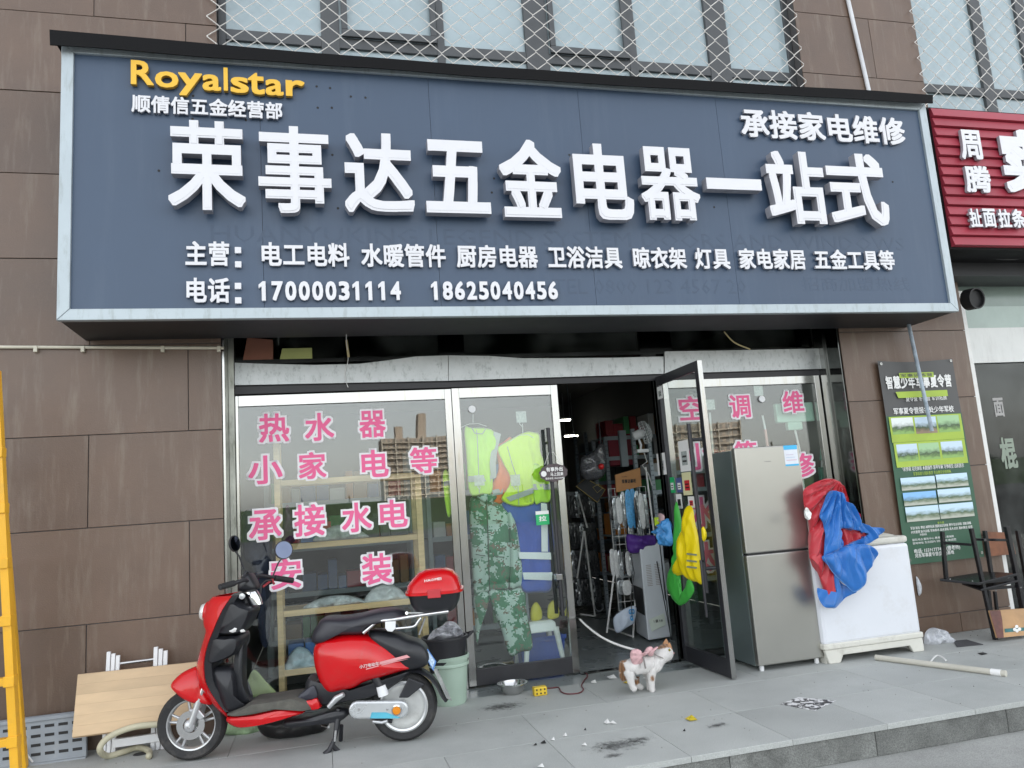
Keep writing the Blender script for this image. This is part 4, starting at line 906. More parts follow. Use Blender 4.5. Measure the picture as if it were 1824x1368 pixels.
# ================================================================== the red scooter
sb = Vector((.485, -1.099, 0)); sf = Vector((-.98160231, .19093692, 0)); sn = Vector((-.19093692, -.98160231, 0))
def S(u, v, w_=0):       # photo point -> scooter's own frame (x forward, y towards its left side, z up)
    o = sb + sn*w_; d = ray(u, v); t_ = (o-CC).dot(sn)/d.dot(sn); p = CC + d*t_; q = p-sb
    return Vector((q.dot(sf), w_, p.z))
def A(x, y, w_=0): return S(260+x*.3203, 930+y*.3203, w_)
def Bq(x, y, w_=0): return S(540+x*.2837, 980+y*.2837, w_)
def AA(pts, w_=0): return [A(x, y, w_) for x, y in pts]
def BB(pts, w_=0): return [Bq(x, y, w_) for x, y in pts]
red = M('red_gloss_paint', (.56,.0025,.006), .25, var=.04, coat=.45, spec=.35, dirt=((.30,.05,.04), .25, 9)); chrome = M('chrome', (.7,.7,.7), .12, 1, var=.05); silver = M('silver_paint', (.55,.56,.57), .3, .6, var=.08)
tyre = M('tyre', (.022,.022,.023), .75, var=.2, bump=.3, bscale=80, dirt=((.12,.11,.1), .5, 9)); mat_g = M('floor_mat', (.085,.082,.07), .8, var=.2, scale=12, dirt=((.2,.18,.15), .5, 6)); bpl = M('scooter_black', (.016,.017,.021), .38, var=.2, scale=6, spec=.5)
seatm = M('seat_vinyl', (.022,.022,.030), .42, var=.12, bump=.15, bscale=150, spec=.6)
Y = (0,1,0)
sc = T('electric_scooter', 'glossy red electric scooter with a red top box parked before the left window', 'scooter', (0,0,0))
def wheel(cx, cz, r, front):
    wE = E('wheel', sc, (cx, 0, cz)); c = (cx, 0, cz)
    k = r-.155
    MB().lathe([(r-.058,-.038),(r-.02,-.045),(r-.004,-.03),(r,-.012),(r,.012),(r-.004,.03),(r-.02,.045),(r-.058,.038)], c, Y, 48, closed=True).build('tyre', tyre, wE, smooth=50)
    if front:
        MB().lathe([(r-.057,-.03),(r-.066,-.028),(r-.072,-.012),(r-.072,.012),(r-.066,.028),(r-.057,.03)], c, Y, 48).build('rim', silver, wE, smooth=50)
        m = MB()
        for i in range(5):
            for dd in (-.16, .16):
                a_ = 2*math.pi*i/5+.3; a0, a1 = a_+dd*.6, a_+dd
                m.tube([(cx+.03*math.cos(a0),0,cz+.03*math.sin(a0)), (cx+(r-.068)*math.cos(a1),0,cz+(r-.068)*math.sin(a1))], [.012,.008], 8)
        m.build('spokes', silver, wE, smooth=60)
        MB().lathe([(0,-.05),(.034,-.05),(.034,.05),(0,.05)], c, Y, 24).build('hub', silver, wE, smooth=40)
        MB().lathe([(.045,.034),(.085,.034),(.085,.038),(.045,.038)], c, Y, 32, closed=True).build('brake_disc', chrome, wE, smooth=30)
        MB().slab([(cx-.07,.04,cz+.03),(cx-.02,.04,cz+.07),(cx-.0,.04,cz+.10),(cx-.06,.04,cz+.10),(cx-.10,.04,cz+.05)], (0,.035,0)).build('caliper', silver, wE, bevel=.006)
    else:
        MB().lathe([(0,.040),(.05,.042),(.085,.034),(.10,.04),(r-.075,.036),(r-.068,.045),(r-.056,.040),(r-.056,-.04),(r-.075,-.036),(0,-.04)], c, Y, 48).build('hub_motor', M('pale_hub', (.50,.51,.50), .4, .3, var=.08, dirt=((.25,.24,.22), .5, 8)), wE, smooth=40)
        MB().lathe([(r-.078,.0455),(r-.066,.049),(r-.060,.0455)], c, Y, 48).build('rim', silver, wE, smooth=30)
wheel(1.305, .208, .208, True); wheel(.008, .208, .208, False)
# front fork
f0, f1 = A(215,1130,.075), A(300,900,.06)
for s_ in (1,-1):
    a, b_ = Vector((1.295, .07*s_, .205)), Vector((1.19, .06*s_, .50))
    MB().tube([a, a.lerp(b_,.55)], [.021,.019], 14).build('fork_leg', silver, sc, smooth=40); MB().tube([a.lerp(b_,.5), b_], .014, 12).build('fork_tube', chrome, sc, smooth=40)
MB().ball((1.30,.072,.21), .034, 12, (1,.5,1.1)).build('axle_cap', silver, sc, smooth=60); MB().cyl((1.3,-.09,.205),(1.3,.09,.205),.009,10).build('axle', chrome, sc)
# front fender
m = MB(); pillow(m, AA([(143,905),(172,862),(205,835),(250,812),(295,800),(330,830),(350,900),(388,1003),(335,1004),(275,1000),(225,980),(185,952)]), Y, .085, 2.6, 11, sm=4, cen=A(290,960)); m.build('front_fender', red, sc, smooth=60)
# leg shield: red outer band (curved around), inner black panel
fr = AA([(376,412),(352,438),(336,480),(326,530),(330,572),(345,590),(330,650),(318,690),(303,745),(290,800),(296,860),(322,920),(365,985),(420,1045),(490,1098),(528,1118)])
bk = AA([(515,395),(492,430),(468,470),(448,515),(430,560),(412,605),(396,645),(380,700),(371,755),(371,810),(376,860),(392,905),(418,955),(448,1010),(486,1056),(530,1072)])
n = len(fr); rings = []
fr = smoothpoly(fr, 2, False); bk = smoothpoly(bk, 2, False); n = len(fr)
m = MB()
for i in range(n):
    t_ = i/(n-1); wd = .175*(1-.35*abs(2*t_-.75)**2.2) if t_ < .95 else .10
    wd = max(.11, wd); a, b_ = fr[i], bk[i]; th = .012; sec = []
    for j in range(13):
        ph = -1+2*j/12; q = a.lerp(b_, abs(ph)**2.4); sec.append(Vector((q.x, wd*ph, q.z)))
    inn = [Vector((q.x-.018 if abs(q.y) < wd*.96 else q.x-.002, q.y*.93, q.z)) for q in reversed(sec)]
    rings.append(sec+inn)
m.loft(rings); m.build('leg_shield', red, sc, smooth=50)
# inner black panel behind the shield
pts_in = []
m = MB(); rings = []
for i in range(0, n):
    t_ = i/(n-1); wd = max(.105, .165*(1-.35*abs(2*t_-.75)**2.2)); b_ = bk[i]
    if i > n-4: break
    dz = .05 if .2 < t_ < .75 else .02
    rings.append([Vector((b_.x-.0+.012, wd*.95, b_.z)), Vector((b_.x-.035, wd*.8, b_.z)), Vector((b_.x-.05, 0, b_.z)), Vector((b_.x-.035, -wd*.8, b_.z)), Vector((b_.x+.012, -wd*.95, b_.z)), Vector((b_.x+.03, 0, b_.z))])
m.loft(rings); m.build('inner_shield', bpl, sc, smooth=50)
m = MB(); pillow(m, AA([(505,425),(560,450),(612,470),(602,520),(565,590),(530,612),(430,610),(440,560),(470,490)]), Y, .14, 6, 9, sm=3); m.build('glove_box', bpl, sc, smooth=50)
m = MB(); pillow(m, AA([(405,625),(480,622),(545,618),(552,670),(520,720),(420,765),(378,762),(385,700)]), Y, .15, 6, 9, sm=3); m.build('glove_box', bpl, sc, smooth=50)
m = MB(); pillow(m, AA([(385,800),(430,790),(480,795),(510,830),(520,900),(530,1000),(580,1000),(560,1020),(480,1045),(430,970),(390,880)]), Y, .11, 5, 9, sm=3); m.build('battery_cover', bpl, sc, smooth=50)
m = MB(); pillow(m, AA([(520,640),(553,660),(548,800),(560,960),(590,995),(500,1015),(495,900),(500,760)]), Y, .06, 5, 7, sm=3); m.build('steering_column', bpl, sc, smooth=50)
MB().lathe([(0,.0),(.05,.0),(.056,.02),(.045,.045),(0,.06)], A(345,500)+Vector((-.005,0,0)), (1,0,.12), 28).build('headlight', M('lamp_glass', (.75,.76,.74), .12, .3), sc, smooth=50)
MB().lathe([(.05,-.03),(.066,-.02),(.068,.005),(.058,.015)], A(345,500), (1,0,.12), 28).build('headlight_ring', red, sc, smooth=50)
for z_ in (690, 745): MB().ball(A(322,z_,.10), .014, 8, (1,.6,1)).build('reflector', M('amber', (.6,.3,.2), .3), sc, smooth=60)
# handlebar
hb = A(560,330); st = [A(560,960), A(556,700), A(560,420), A(560,330)]
MB().tube([A(560,450), A(562,330)], .028, 12).build('steering_tube', bpl, sc, smooth=40)
gl, gr = Vector((hb.x-.06,.30,hb.z+.02)), Vector((hb.x-.06,-.30,hb.z+.02))
gl = A(412,362,.30); gr = A(815,325,-.33)
mid = Vector((hb.x-.01, 0, hb.z-.0))
MB().tube(smoothpoly([gl.lerp(Vector((mid.x-.02,.12,mid.z+.02)),.25), Vector((mid.x-.02,.14,mid.z+.02)), mid, Vector((mid.x-.03,-.14,mid.z+.02)), gr.lerp(Vector((mid.x-.03,-.14,mid.z+.02)),.3)], 5, False), .012, 10).build('handlebar', blackpl, sc, smooth=60)
MB().tube([gl, gl.lerp(Vector((mid.x-.02,.14,mid.z+.02)),.55)], .019, 12).build('grip', rubber, sc, smooth=50); MB().tube([gr, gr.lerp(Vector((mid.x-.03,-.14,mid.z+.02)),.55)], .019, 12).build('grip', rubber, sc, smooth=50)
m = MB(); pillow(m, AA([(520,345),(545,300),(580,280),(600,300),(625,350),(620,375),(570,385),(525,380)]), Y, .085, 3, 9, sm=3); m.build('instrument_pod', bpl, sc, smooth=60)
MB().tube([A(650,360,-.16),A(690,330,-.2),A(700,310,-.22),A(712,345,-.2)], .008, 8).build('brake_lever', M('lever_red',(.35,.03,.04),.4), sc, smooth=60); MB().tube([A(500,345,.15), A(450,352,.24), A(415,362,.31)], .007, 8).build('brake_lever', blackpl, sc, smooth=60)
MB().tube([A(636,400,-.12),A(640,350,-.14),A(665,325,-.16),A(700,322,-.18)], .006, 8).build('brake_cable', blackpl, sc, smooth=60); MB().tube([A(540,310,.05),A(555,275,.03),A(580,282,.0),A(590,310,0)], .009, 8).build('brake_cable', blackpl, sc, smooth=60)
for (bx, by), (hx, hy), s_, r in (((545,260),(492,120),.20,.05),((706,300),(765,155),-.24,.062)):
    a, b_ = A(bx,by,s_*.8), A(hx,hy,s_); me_ = E('mirror', sc, b_)
    MB().tube([a, a.lerp(b_,.5)+Vector((0,.0,.0)), b_+Vector((0,0,-.04))], .0055, 8).build('stem', blackpl, me_, smooth=60)
    ax = Vector((-1,.55*(1 if s_ < 0 else -.9),.1)) if s_ < 0 else Vector((-.35,-1,.05))
    ax = Vector((-.55,.85,.15)) if s_ < 0 else Vector((-.95,.35,.1))
    MB().lathe([(0,-.02),(r*.7,-.018),(r,-.004),(r,.006),(0,.006)], b_, ax, 24).build('shell', blackpl, me_, smooth=50); MB().lathe([(0,.008),(r*.9,.0075)], b_, ax, 24).build('mirror_glass', M('mirror', (.12,.14,.2), .05, 1), me_)
m = MB(); m.lathe([(0,-.05),(.04,-.045),(.045,0),(.04,.04),(.03,.055),(0,.06)], A(600,420,.02), (.35,0,1), 16); m.build('cup_holder', chrome, sc, smooth=60)
MB().lathe([(0,0),(.018,0),(.018,.01),(0,.012)], A(536,412,.10), (0,1,0), 14).build('switch', silver, sc, smooth=60)
q = AA([(450,612),(465,588),(498,576),(530,585),(550,612)], .10); tis = tag(puff(MB(), [sb+sf*p.x+sn*p.y+Vector((0,0,p.z)) for p in q], sn, .04, .04, .02, 30, 8).build('tissue', paper, None, smooth=180), 'crumpled white tissue lying in the glove shelf of the red scooter', 'tissue')
# floorboard
m = MB(); pillow(m, AA([(486,1057),(620,1042),(760,1012),(830,1008),(905,1030),(850,1055),(720,1092),(620,1112),(530,1118),(470,1085)]), Y, .145, 5, 9, sm=3); m.build('floorboard', red, sc, smooth=50)
m = MB(); pillow(m, AA([(480,1040),(560,1008),(600,985),(640,978),(760,962),(860,948),(930,975),(950,1015),(880,1018),(790,1006),(700,1022),(600,1042),(500,1052)]), Y, .150, 7, 9, sm=3); m.build('floor_mat', mat_g, sc, smooth=50)
m = MB(); pillow(m, AA([(893,974),(940,962),(972,953),(992,1008),(965,1018),(935,1018)]), Y, .13, 6, 7, sm=2); m.build('side_trim', red, sc, smooth=50)
m = MB(); pillow(m, AA([(850,965),(890,925),(950,880),(970,900),(975,955),(900,972)]), Y, .12, 5, 7, sm=3); m.build('lower_panel', M('slate_plastic', (.03,.032,.045), .45), sc, smooth=50)
m = MB(); pillow(m, BB([(40,790),(100,840),(180,890),(330,860),(470,810),(620,760),(700,740),(560,850),(470,900),(300,930),(150,960),(60,930),(20,880)]), Y, .11, 5, 7, sm=3); m.build('underbody', bpl, sc, smooth=50)
m = MB(); pillow(m, BB([(-110,1060),(20,1040),(160,1000),(260,980),(300,1010),(240,1060),(120,1075),(0,1090),(-100,1100)]), Y, .09, 5, 7, sm=3); m.build('battery_tray', bpl, sc, smooth=50)
# body, seat, tail
m = MB(); pillow(m, BB([(78,600),(120,553),(200,527),(300,515),(400,520),(470,540),(540,573),(610,625),(680,690),(706,722),(640,742),(520,778),(400,812),(330,850),(250,868),(175,880),(130,840),(98,770),(78,690)]), Y, .165, 3.4, 13, sm=4, cen=Bq(330,690)); m.build('rear_body', red, sc, smooth=180)
m = MB(); pillow(m, BB([(420,505),(520,500),(600,515),(660,545),(720,560),(765,590),(792,640),(795,690),(760,722),(690,740),(640,742),(560,700),(450,600)]), Y, .13, 4, 9, sm=3); m.build('tail_cowl', bpl, sc, smooth=60)
m = MB(); pillow(m, BB([(62,565),(64,520),(90,470),(120,430),(165,415),(260,412),(360,398),(440,378),(520,364),(600,362),(645,378),(655,402),(600,425),(500,445),(440,470),(390,515),(280,522),(190,530),(140,555),(100,582)]), Y, .145, 3.0, 13, sm=4, cen=Bq(330,460)); m.build('seat', seatm, sc, smooth=180)
p0, p1 = Bq(480,705,.168), Bq(690,665,.105)
def onside(pts, off=.0): return [Bq(x, y, w_) for x, y, w_ in pts]
MB().slab(onside([(480,702,.167),(650,657,.128),(672,672,.123),(480,718,.167)]), (0,.004,0)).build('stripe', M('pink_stripe', (.75,.35,.36), .35), sc)
MB().slab(onside([(395,744,.163),(560,700,.150),(672,680,.118),(560,706,.150),(395,750,.163)]), (0,.004,0)).build('stripe', M('pink_stripe', (.75,.35,.36), .35), sc)
def side_text(txt, pa, pb, h, mat, nm='lettering'):
    L = (pb-pa).length; ux_ = (pb-pa).normalized(); nrm = Vector((0,1,0)); up = nrm.cross(ux_).normalized()
    if up.z < 0: up = -up
    vs, fs = glyph_data(txt, .015, 1); ax_, bx_ = min(v.x for v in vs), max(v.x for v in vs); ay_, by_ = min(v.y for v in vs), max(v.y for v in vs)
    mb = MB(); mb.v = [pa+ux_*L*((v.x-ax_)/(bx_-ax_))+up*h*((v.y-ay_)/(by_-ay_))+nrm*(v.z+.5)*.0015 for v in vs]; mb.f = fs; mb.m = [0]*len(fs); return mb.build(nm, mat, sc, recalc=False)
side_text('小刀电动车', Bq(355,745,.169), Bq(478,722,.166), .022, M('silver_print', (.75,.68,.68), .3, .3))
# rear fender, mudflap, chain cover, shock, swing arm
fa = [Bq(x,y) for x,y in ((560,800),(620,772),(690,752),(750,765),(800,800),(840,850),(865,900),(893,938))]
m = MB(); fs_ = smoothpoly(fa, 3, False); rings = []
cw = Vector((.008,0,.208))
for q in fs_:
    o = (q-cw).normalized(); rings.append([q+Vector((0,.075,0)), q+o*.012+Vector((0,.06,0)), q+o*.02, q+o*.012-Vector((0,.06,0)), q-Vector((0,.075,0)), q-o*.01])
m.loft(rings); m.build('rear_fender', bpl, sc, smooth=60)
MB().slab(BB([(662,798),(765,840),(660,925),(600,925)], .062), (0,.012,0)).build('fender_bracket', bpl, sc, bevel=.006)
m = MB(); a, b_ = Bq(345,995,.075), Bq(612,992,.075); r_ = .052; pr = []
for i in range(13): an = math.pi/2+math.pi*i/12; pr.append(b_+Vector((-math.cos(an)*-r_*1.0, 0, math.sin(an)*r_)))
for i in range(13): an = -math.pi/2+math.pi*i/12; pr.append(a+Vector((math.cos(an)*r_, 0, math.sin(an)*r_)))
m.slab(pr, (0,.04,0)); m.build('chain_cover', M('silver_cover', (.58,.60,.61), .28, .5, var=.1), sc, bevel=.012)
c_ = Bq(587,1005,.118); MB().lathe([(0,0),(.026,0),(.024,.008),(0,.01)], c_, Y, 20).build('side_reflector', M('orange_reflector', (.75,.25,.01), .25, emit=0), sc, smooth=40); MB().lathe([(.026,0),(.032,0),(.032,.007),(.026,.008)], c_, Y, 20).build('reflector_ring', chrome, sc, smooth=40)
for x in (350, 527): MB().lathe([(0,0),(.008,0),(.007,.004),(0,.004)], Bq(x,1000,.1155), Y, 10).build('bolt', chrome, sc)
MB().slab(BB([(430,1018),(520,1018),(610,1050),(595,1056),(420,1056)], .1154), (0,.0012,0)).build('worn_sticker', M('cyan_film', (.08,.38,.50), .5, var=.3), sc)
MB().tube([Bq(450,795,.09), Bq(500,890,.09)], .026, 12).build('shock_absorber', bpl, sc, smooth=50); MB().tube([Bq(488,850,.09), Bq(505,912,.09)], .032, 14).build('shock_spring', white, sc, smooth=50)
MB().tube([Bq(210,1000,.04), Bq(480,1060,.05), Bq(560,1075,.05)], .012, 8).build('swing_arm', bpl, sc); MB().tube([Bq(440,1075,.07), Bq(495,1082,.085), Bq(530,1072,.09)], .010, 8).build('exhaust_bracket', silver, sc)
for s_ in (.09,): MB().tube([Bq(160,985,s_+.04), Bq(210,930,s_+.05), Bq(255,905,s_+.06)], [.014,.02,.014], 10).build('foot_peg', silver, sc, smooth=50)
ks = E('centre_stand', sc, Bq(210,1060))
MB().tube([Bq(222,1000,.05), Bq(215,1080,.07), Bq(200,1180,.09), Bq(180,1225,.10)], [.022,.018,.013,.013], 10).build('leg', bpl, ks, smooth=50)
MB().tube([Bq(205,1130,.105), Bq(200,1200,.11)], .008, 8).build('leg_rod', chrome, ks)
MB().tube([Bq(185,1215,.10), Bq(165,1255,.11), Bq(135,1285,.12)], [.016,.016,.02], 8).build('foot', blackpl, ks, smooth=50)
MB().tube(smoothpoly([Bq(185,1225,.10), Bq(220,1262,.08), Bq(270,1282,.06), Bq(320,1280,.05), Bq(352,1286,.04)], 4, False), [.014]*16+[.018], 8).build('foot_tang', blackpl, ks, smooth=50)
MB().tube([Bq(240,1100,-.05), Bq(235,1195,-.09)], .013, 8).build('leg', bpl, ks)
MB().tube([Bq(160,1110,.08), Bq(120,1100,.0)], .008, 8).build('cross_tube', chrome, ks)
# rear rack
rk = E('rear_rack', sc, Bq(600,430))
for s_ in (.125,-.125):
    MB().tube(smoothpoly([Bq(378,520,s_), Bq(420,485,s_), Bq(470,447,s_), Bq(560,437,s_), Bq(740,408,s_), Bq(912,384,s_)], 4, False), .0115, 10).build('rail', chrome, rk, smooth=60)
    MB().tube(smoothpoly([Bq(580,492,s_), Bq(650,486,s_), Bq(700,476,s_), Bq(728,440,s_), Bq(742,425,s_)], 4, False), .009, 8).build('brace', chrome, rk, smooth=60)
    MB().tube([Bq(765,425,s_*.8), Bq(728,530,s_*.6)], .007, 8).build('stay', chrome, rk, smooth=60)
MB().slab(BB([(515,450),(582,445),(580,490),(560,512),(530,508),(515,490)], .132), (0,.006,0)).build('bracket_plate', white, rk, bevel=.003)
MB().slab([Bq(650,390,.12),Bq(900,386,.12),Bq(900,386,-.12),Bq(650,390,-.12)], (0,0,-.008)).build('plate', silver, rk)
MB().tube([Bq(650,395,.125), Bq(650,395,-.125)], .009, 8).build('cross_bar', chrome, rk)
# top box
tb = E('top_box', sc, Bq(810,390))
def dome(name, profs, mat):      # rounded-rectangle sections stacked up
    m = MB(); rings = []
    for z_, l, w_, cx in profs:
        rings.append([Vector((cx+math.copysign(abs(math.cos(a_))**.6, math.cos(a_))*l, math.copysign(abs(math.sin(a_))**.6, math.sin(a_))*w_, z_)) for a_ in [2*math.pi*i/40 for i in range(40)]])
    m.loft(rings); return m.build(name, mat, tb, smooth=50)
pL, pR, pT, pB = Bq(636,292,.1), Bq(1005,235,.1), Bq(840,108,0), Bq(800,392,0)
cx = (pL.x+pR.x)/2; l = abs(pL.x-pR.x)/2; zb, zr, zt_ = Bq(820,392,.1).z, Bq(820,272,.15).z, Bq(840,112,0).z
dome('lower_shell', [(zb,l*.60,.115,cx),(zb+.012,l*.70,.135,cx),(zb+(zr-zb)*.5,l*.84,.165,cx),(zr-.004,l*.90,.175,cx)], bpl)
dome('lid', [(zr-.004,l*1.0,.20,cx),(zr+.012,l*1.0,.20,cx),(zr+.013,l*.94,.187,cx),(zr+.05,l*.90,.178,cx),(zr+(zt_-zr)*.62,l*.78,.15,cx-.01),(zr+(zt_-zr)*.86,l*.60,.115,cx-.012),(zr+(zt_-zr)*.97,l*.38,.07,cx-.015),(zt_,l*.12,.02,cx-.015)], red)
q = Bq(822,272,.2); MB().box(q.x-.04,q.x+.04,.195,.208,zr-.022,zr+.03).build('latch', M('latch_red', (.5,.03,.04), .4), tb, bevel=.004)
side_text('HAOMEI', Vector((cx+.05,.178,zr+.075)), Vector((cx-.055,.178,zr+.082)), .016, paper)
# tail lamp, plate, flap
MB().ball(Bq(735,605,.0), .035, 10, (.7,1.6,.6)).build('tail_lamp', M('tail_red', (.35,.005,.01), .2, coat=1), sc, smooth=60)
pa, pb_, pc, pd = Bq(755,650,.075), Bq(780,620,.04), Bq(834,700,.04), Bq(817,757,.075)
MB().slab([pa,pb_,pc,pd], (-.002,-.004,0)).build('number_plate', M('plate_blue', (.07,.20,.50), .4, var=.2, scale=60), sc)
pcn = (pa+pb_+pc+pd)/4; MB().slab([v_.lerp(pcn,.22)+Vector((-.001,.002,0)) for v_ in (pa,pb_,pc,pd)], (0,.0008,0)).build('plate_face', M('plate_pale', (.42,.55,.70), .4, var=.45, scale=70), sc)
MB().slab([Bq(815,745,.04), Bq(838,745,-.0), Bq(930,945,-.0), Bq(900,930,.04)], (-.004,0,0)).build('mud_flap', M('flap', (.3,.31,.30), .6, var=.3, scale=20), sc)
sc.location = sb; sc.rotation_euler = (0,0,math.atan2(sf.y, sf.x))
# ================================================================== fridge
fg = T('fridge', 'tall two-door stainless steel fridge standing by the open glass door', 'fridge', (3.49, -.45, 0))
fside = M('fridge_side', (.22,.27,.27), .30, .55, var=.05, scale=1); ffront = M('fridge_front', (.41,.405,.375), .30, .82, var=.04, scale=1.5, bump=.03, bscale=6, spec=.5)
fx0, fx1, fyf, fyb = 3.205, 3.79, -.70, -.17
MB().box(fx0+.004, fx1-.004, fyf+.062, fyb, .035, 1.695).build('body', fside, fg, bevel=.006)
fD = E('door', fg, (fx0, fyf, .88)); MB().box(fx0, fx1, fyf, fyf+.055, .885, 1.71).build('panel', ffront, fD, bevel=.010)
MB().box(fx0+.01, fx1-.01, fyf+.0555, fyf+.0615, .05, 1.69).build('door_seal', rubber, fg)
fE = E('door', fg, (fx0, fyf, .05)); MB().box(fx0, fx1, fyf, fyf+.055, .045, .872).build('panel', ffront, fE, bevel=.010)
MB().box(fx0+.02, fx1-.02, fyf+.01, fyf+.05, .8725, .8845).build('grip_recess', rubber, fE)
for x in (fx0+.04, fx1-.06):
    MB().cyl((x+.01, fyf+.05, 0), (x+.01, fyf+.05, .045), .018, 12).build('foot', white, fg, smooth=40)
a, b_, c, d = rect(1397, 793, 1421, 830, fyf)
fl2 = E('energy_label', fg, ((a+b_)/2, fyf, c)); MB().box(a, b_, fyf-.001, fyf-.0002, c, d).build('sheet', M('pale_label', (.72,.76,.82), .4), fl2)
cy = M('cyan_label', (.05,.42,.72), .4); MB().box(a, b_, fyf-.0018, fyf-.0011, d-.035, d).build('band', cy, fl2); MB().box(a, b_, fyf-.0018, fyf-.0011, c, c+.015).build('band', cy, fl2)
for i, cc in enumerate((M('pk1', (.6,.3,.4), .5), M('pk2', (.4,.5,.65), .5), M('pk3', (.55,.45,.6), .5))): MB().box(a+.015, b_-.015-.012*i, fyf-.0018, fyf-.0011, c+.045+.022*i, c+.049+.022*i).build('print_line', cc, fl2)
p = P(1368, 822, fyf); line_obj('Royalstar', M('grey_logo', (.2,.2,.2), .4), (p.x, p.z), .06, .011, fyf-.0003, .0008, fg, .01)
# ================================================================== washing machine
wm = T('washing_machine', 'white top-loading washing machine on a grimy plinth beside the fridge', 'washing machine', (4.2, -.45, 0))
wwhite = M('washer_white', (.68,.70,.74), .32, var=.02, coat=.3, dirt=((.45,.42,.38), .25, 5)); wcream = M('washer_cream', (.62,.61,.55), .45, var=.06, dirt=((.3,.28,.24), .55, 8))
wx0, wx1, wyf, wyb = P(1468,1150,-.74).x, P(1645,1146,-.74).x, -.74, -.16
MB().box(wx0, wx1, wyf, wyb, .135, .86).build('body', wwhite, wm, bevel=.03)
m = MB(); m.box(wx0-.008, wx1+.008, wyf-.008, wyb, .105, .15); m.build('base_rim', wcream, wm, bevel=.01)
q = [(wx0+.0,wyf+.0,.108),(wx1-.0,wyf+.0,.108)]
m = MB(); m.slab([(wx0,wyf,.104),(wx1,wyf,.104),(wx1,wyf,.0),(wx1-.10,wyf,.0),(wx1-.13,wyf,.055),(wx0+.16,wyf,.055),(wx0+.13,wyf,.0),(wx0+.03,wyf,.0)], (0,.03,0)); m.build('plinth', wcream, wm, bevel=.006)
m = MB(); m.slab([(wx0+.02,wyf+.031,.104),(wx0+.02,wyb,.104),(wx0+.02,wyb,.0),(wx0+.02,wyb-.12,.0),(wx0+.02,wyb-.15,.05),(wx0+.02,wyf+.16,.05),(wx0+.02,wyf+.13,.0),(wx0+.02,wyf+.031,.0)], (.03,0,0)); m.build('plinth', wcream, wm)
m = MB(); m.slab([(wx1-.02,wyf+.031,.104),(wx1-.02,wyb,.104),(wx1-.02,wyb,.0),(wx1-.02,wyb-.12,.0),(wx1-.02,wyb-.15,.05),(wx1-.02,wyf+.16,.05),(wx1-.02,wyf+.13,.0),(wx1-.02,wyf+.031,.0)], (-.03,0,0)); m.build('plinth', wcream, wm)
MB().box(wx0+.002, wx1-.002, wyf+.002, wyb, .8605, .915).build('top_rim', wcream, wm, bevel=.018)
m = MB(); m.slab([(wx0+.1,wyf+.09,.915),(wx1-.06,wyf+.09,.915),(wx1-.06,wyf+.14,.94),(wx1-.14,wyb-.10,.985),(wx0+.1,wyb-.1,.985),(wx0+.1,wyf+.14,.94)], (0,0,.006)); 
m = MB(); m.hexa([(wx0+.08,wyf+.07,.9155),(wx1-.05,wyf+.07,.9155),(wx1-.05,wyb-.03,.9155),(wx0+.08,wyb-.03,.9155),(wx0+.10,wyf+.09,.925),(wx1-.07,wyf+.09,.925),(wx1-.12,wyb-.05,.995),(wx0+.12,wyb-.05,.995)]); m.build('lid', wcream, wm, bevel=.008)
# ================================================================== red and blue cover
def C7(x, y): return (1380+x*.2047, 820+y*.2047)
cv = T('fabric_cover', 'crumpled red and blue nylon cover heaped on the left of the washing machine', 'cloth cover', P(*C7(450,1280), -.8))
cred = M('nylon_red', (.46,.022,.035), .38, var=.10, scale=8, sheen=.2, bump=.25, bscale=14); cblue = M('nylon_blue', (.018,.15,.48), .36, var=.10, scale=8, sheen=.2, bump=.25, bscale=14)
def cvp(name, pts, y, mat, front=.07, fold=.03, fs=7, seed=0, back=.04, st=(1,1,.6), rings=34, cen=None, piv=(560,160), pk=24, pa=.045):
    q = [P(*C7(*p), y) for p in pts]
    return puff(MB(), q, (-.05,-1,.12), front*.6, back, fold*.6, fs*.8, rings, sm=8, stretch=st, seed=seed, pw=5, cw=.6, pivot=P(*C7(*piv), y), pk=pk, pa=pa, cen=P(*C7(*cen), y) if cen else None).build(name, mat, cv, smooth=45)
cvp('red_panel', [(250,265),(335,202),(440,160),(520,165),(580,205),(608,268),(640,420),(560,600),(520,800),(500,950),(440,930),(370,930),(300,850),(308,640),(290,500),(255,380)], -.82, cred, .09, .035, 8, 1, .10)
cvp('red_panel', [(300,850),(340,800),(430,830),(490,960),(512,1100),(520,1275),(470,1240),(430,1130),(370,940)], -.84, cred, .05, .02, 8, 2)
cvp('blue_panel', [(480,268),(560,272),(606,300),(612,348),(690,390),(730,460),(762,545),(700,600),(600,590),(560,620),(600,700),(590,760),(500,800),(430,835),(442,650),(412,540),(392,470),(430,350)], -.90, cblue, .05, .028, 7, 3, cen=(520,520))
cvp('blue_panel', [(540,500),(640,480),(740,530),(820,575),(930,588),(947,625),(900,660),(830,720),(720,740),(640,770),(600,750),(680,715),(800,665),(780,595),(570,583)], -.88, cblue, .03, .014, 9, 4, cen=(830,640))
cvp('red_panel', [(560,585),(780,590),(805,668),(680,722),(600,758),(575,670)], -.845, cred, .02, .012, 9, 5)
cvp('blue_panel', [(412,842),(500,800),(600,752),(740,728),(840,745),(892,818),(850,900),(805,980),(768,1090),(690,1145),(610,1080),(520,1000),(470,930)], -.90, cblue, .07, .032, 8, 6)
cvp('blue_panel', [(505,985),(600,1080),(700,1140),(620,1195),(535,1280),(490,1287),(430,1272),(385,1200),(370,1110),(430,1160),(500,1262),(520,1150)], -.865, cblue, .03, .016, 8, 7, cen=(560,1160))
cvp('red_patch', [(712,450),(740,470),(748,525),(722,535)], -.83, cred, .015, .004)
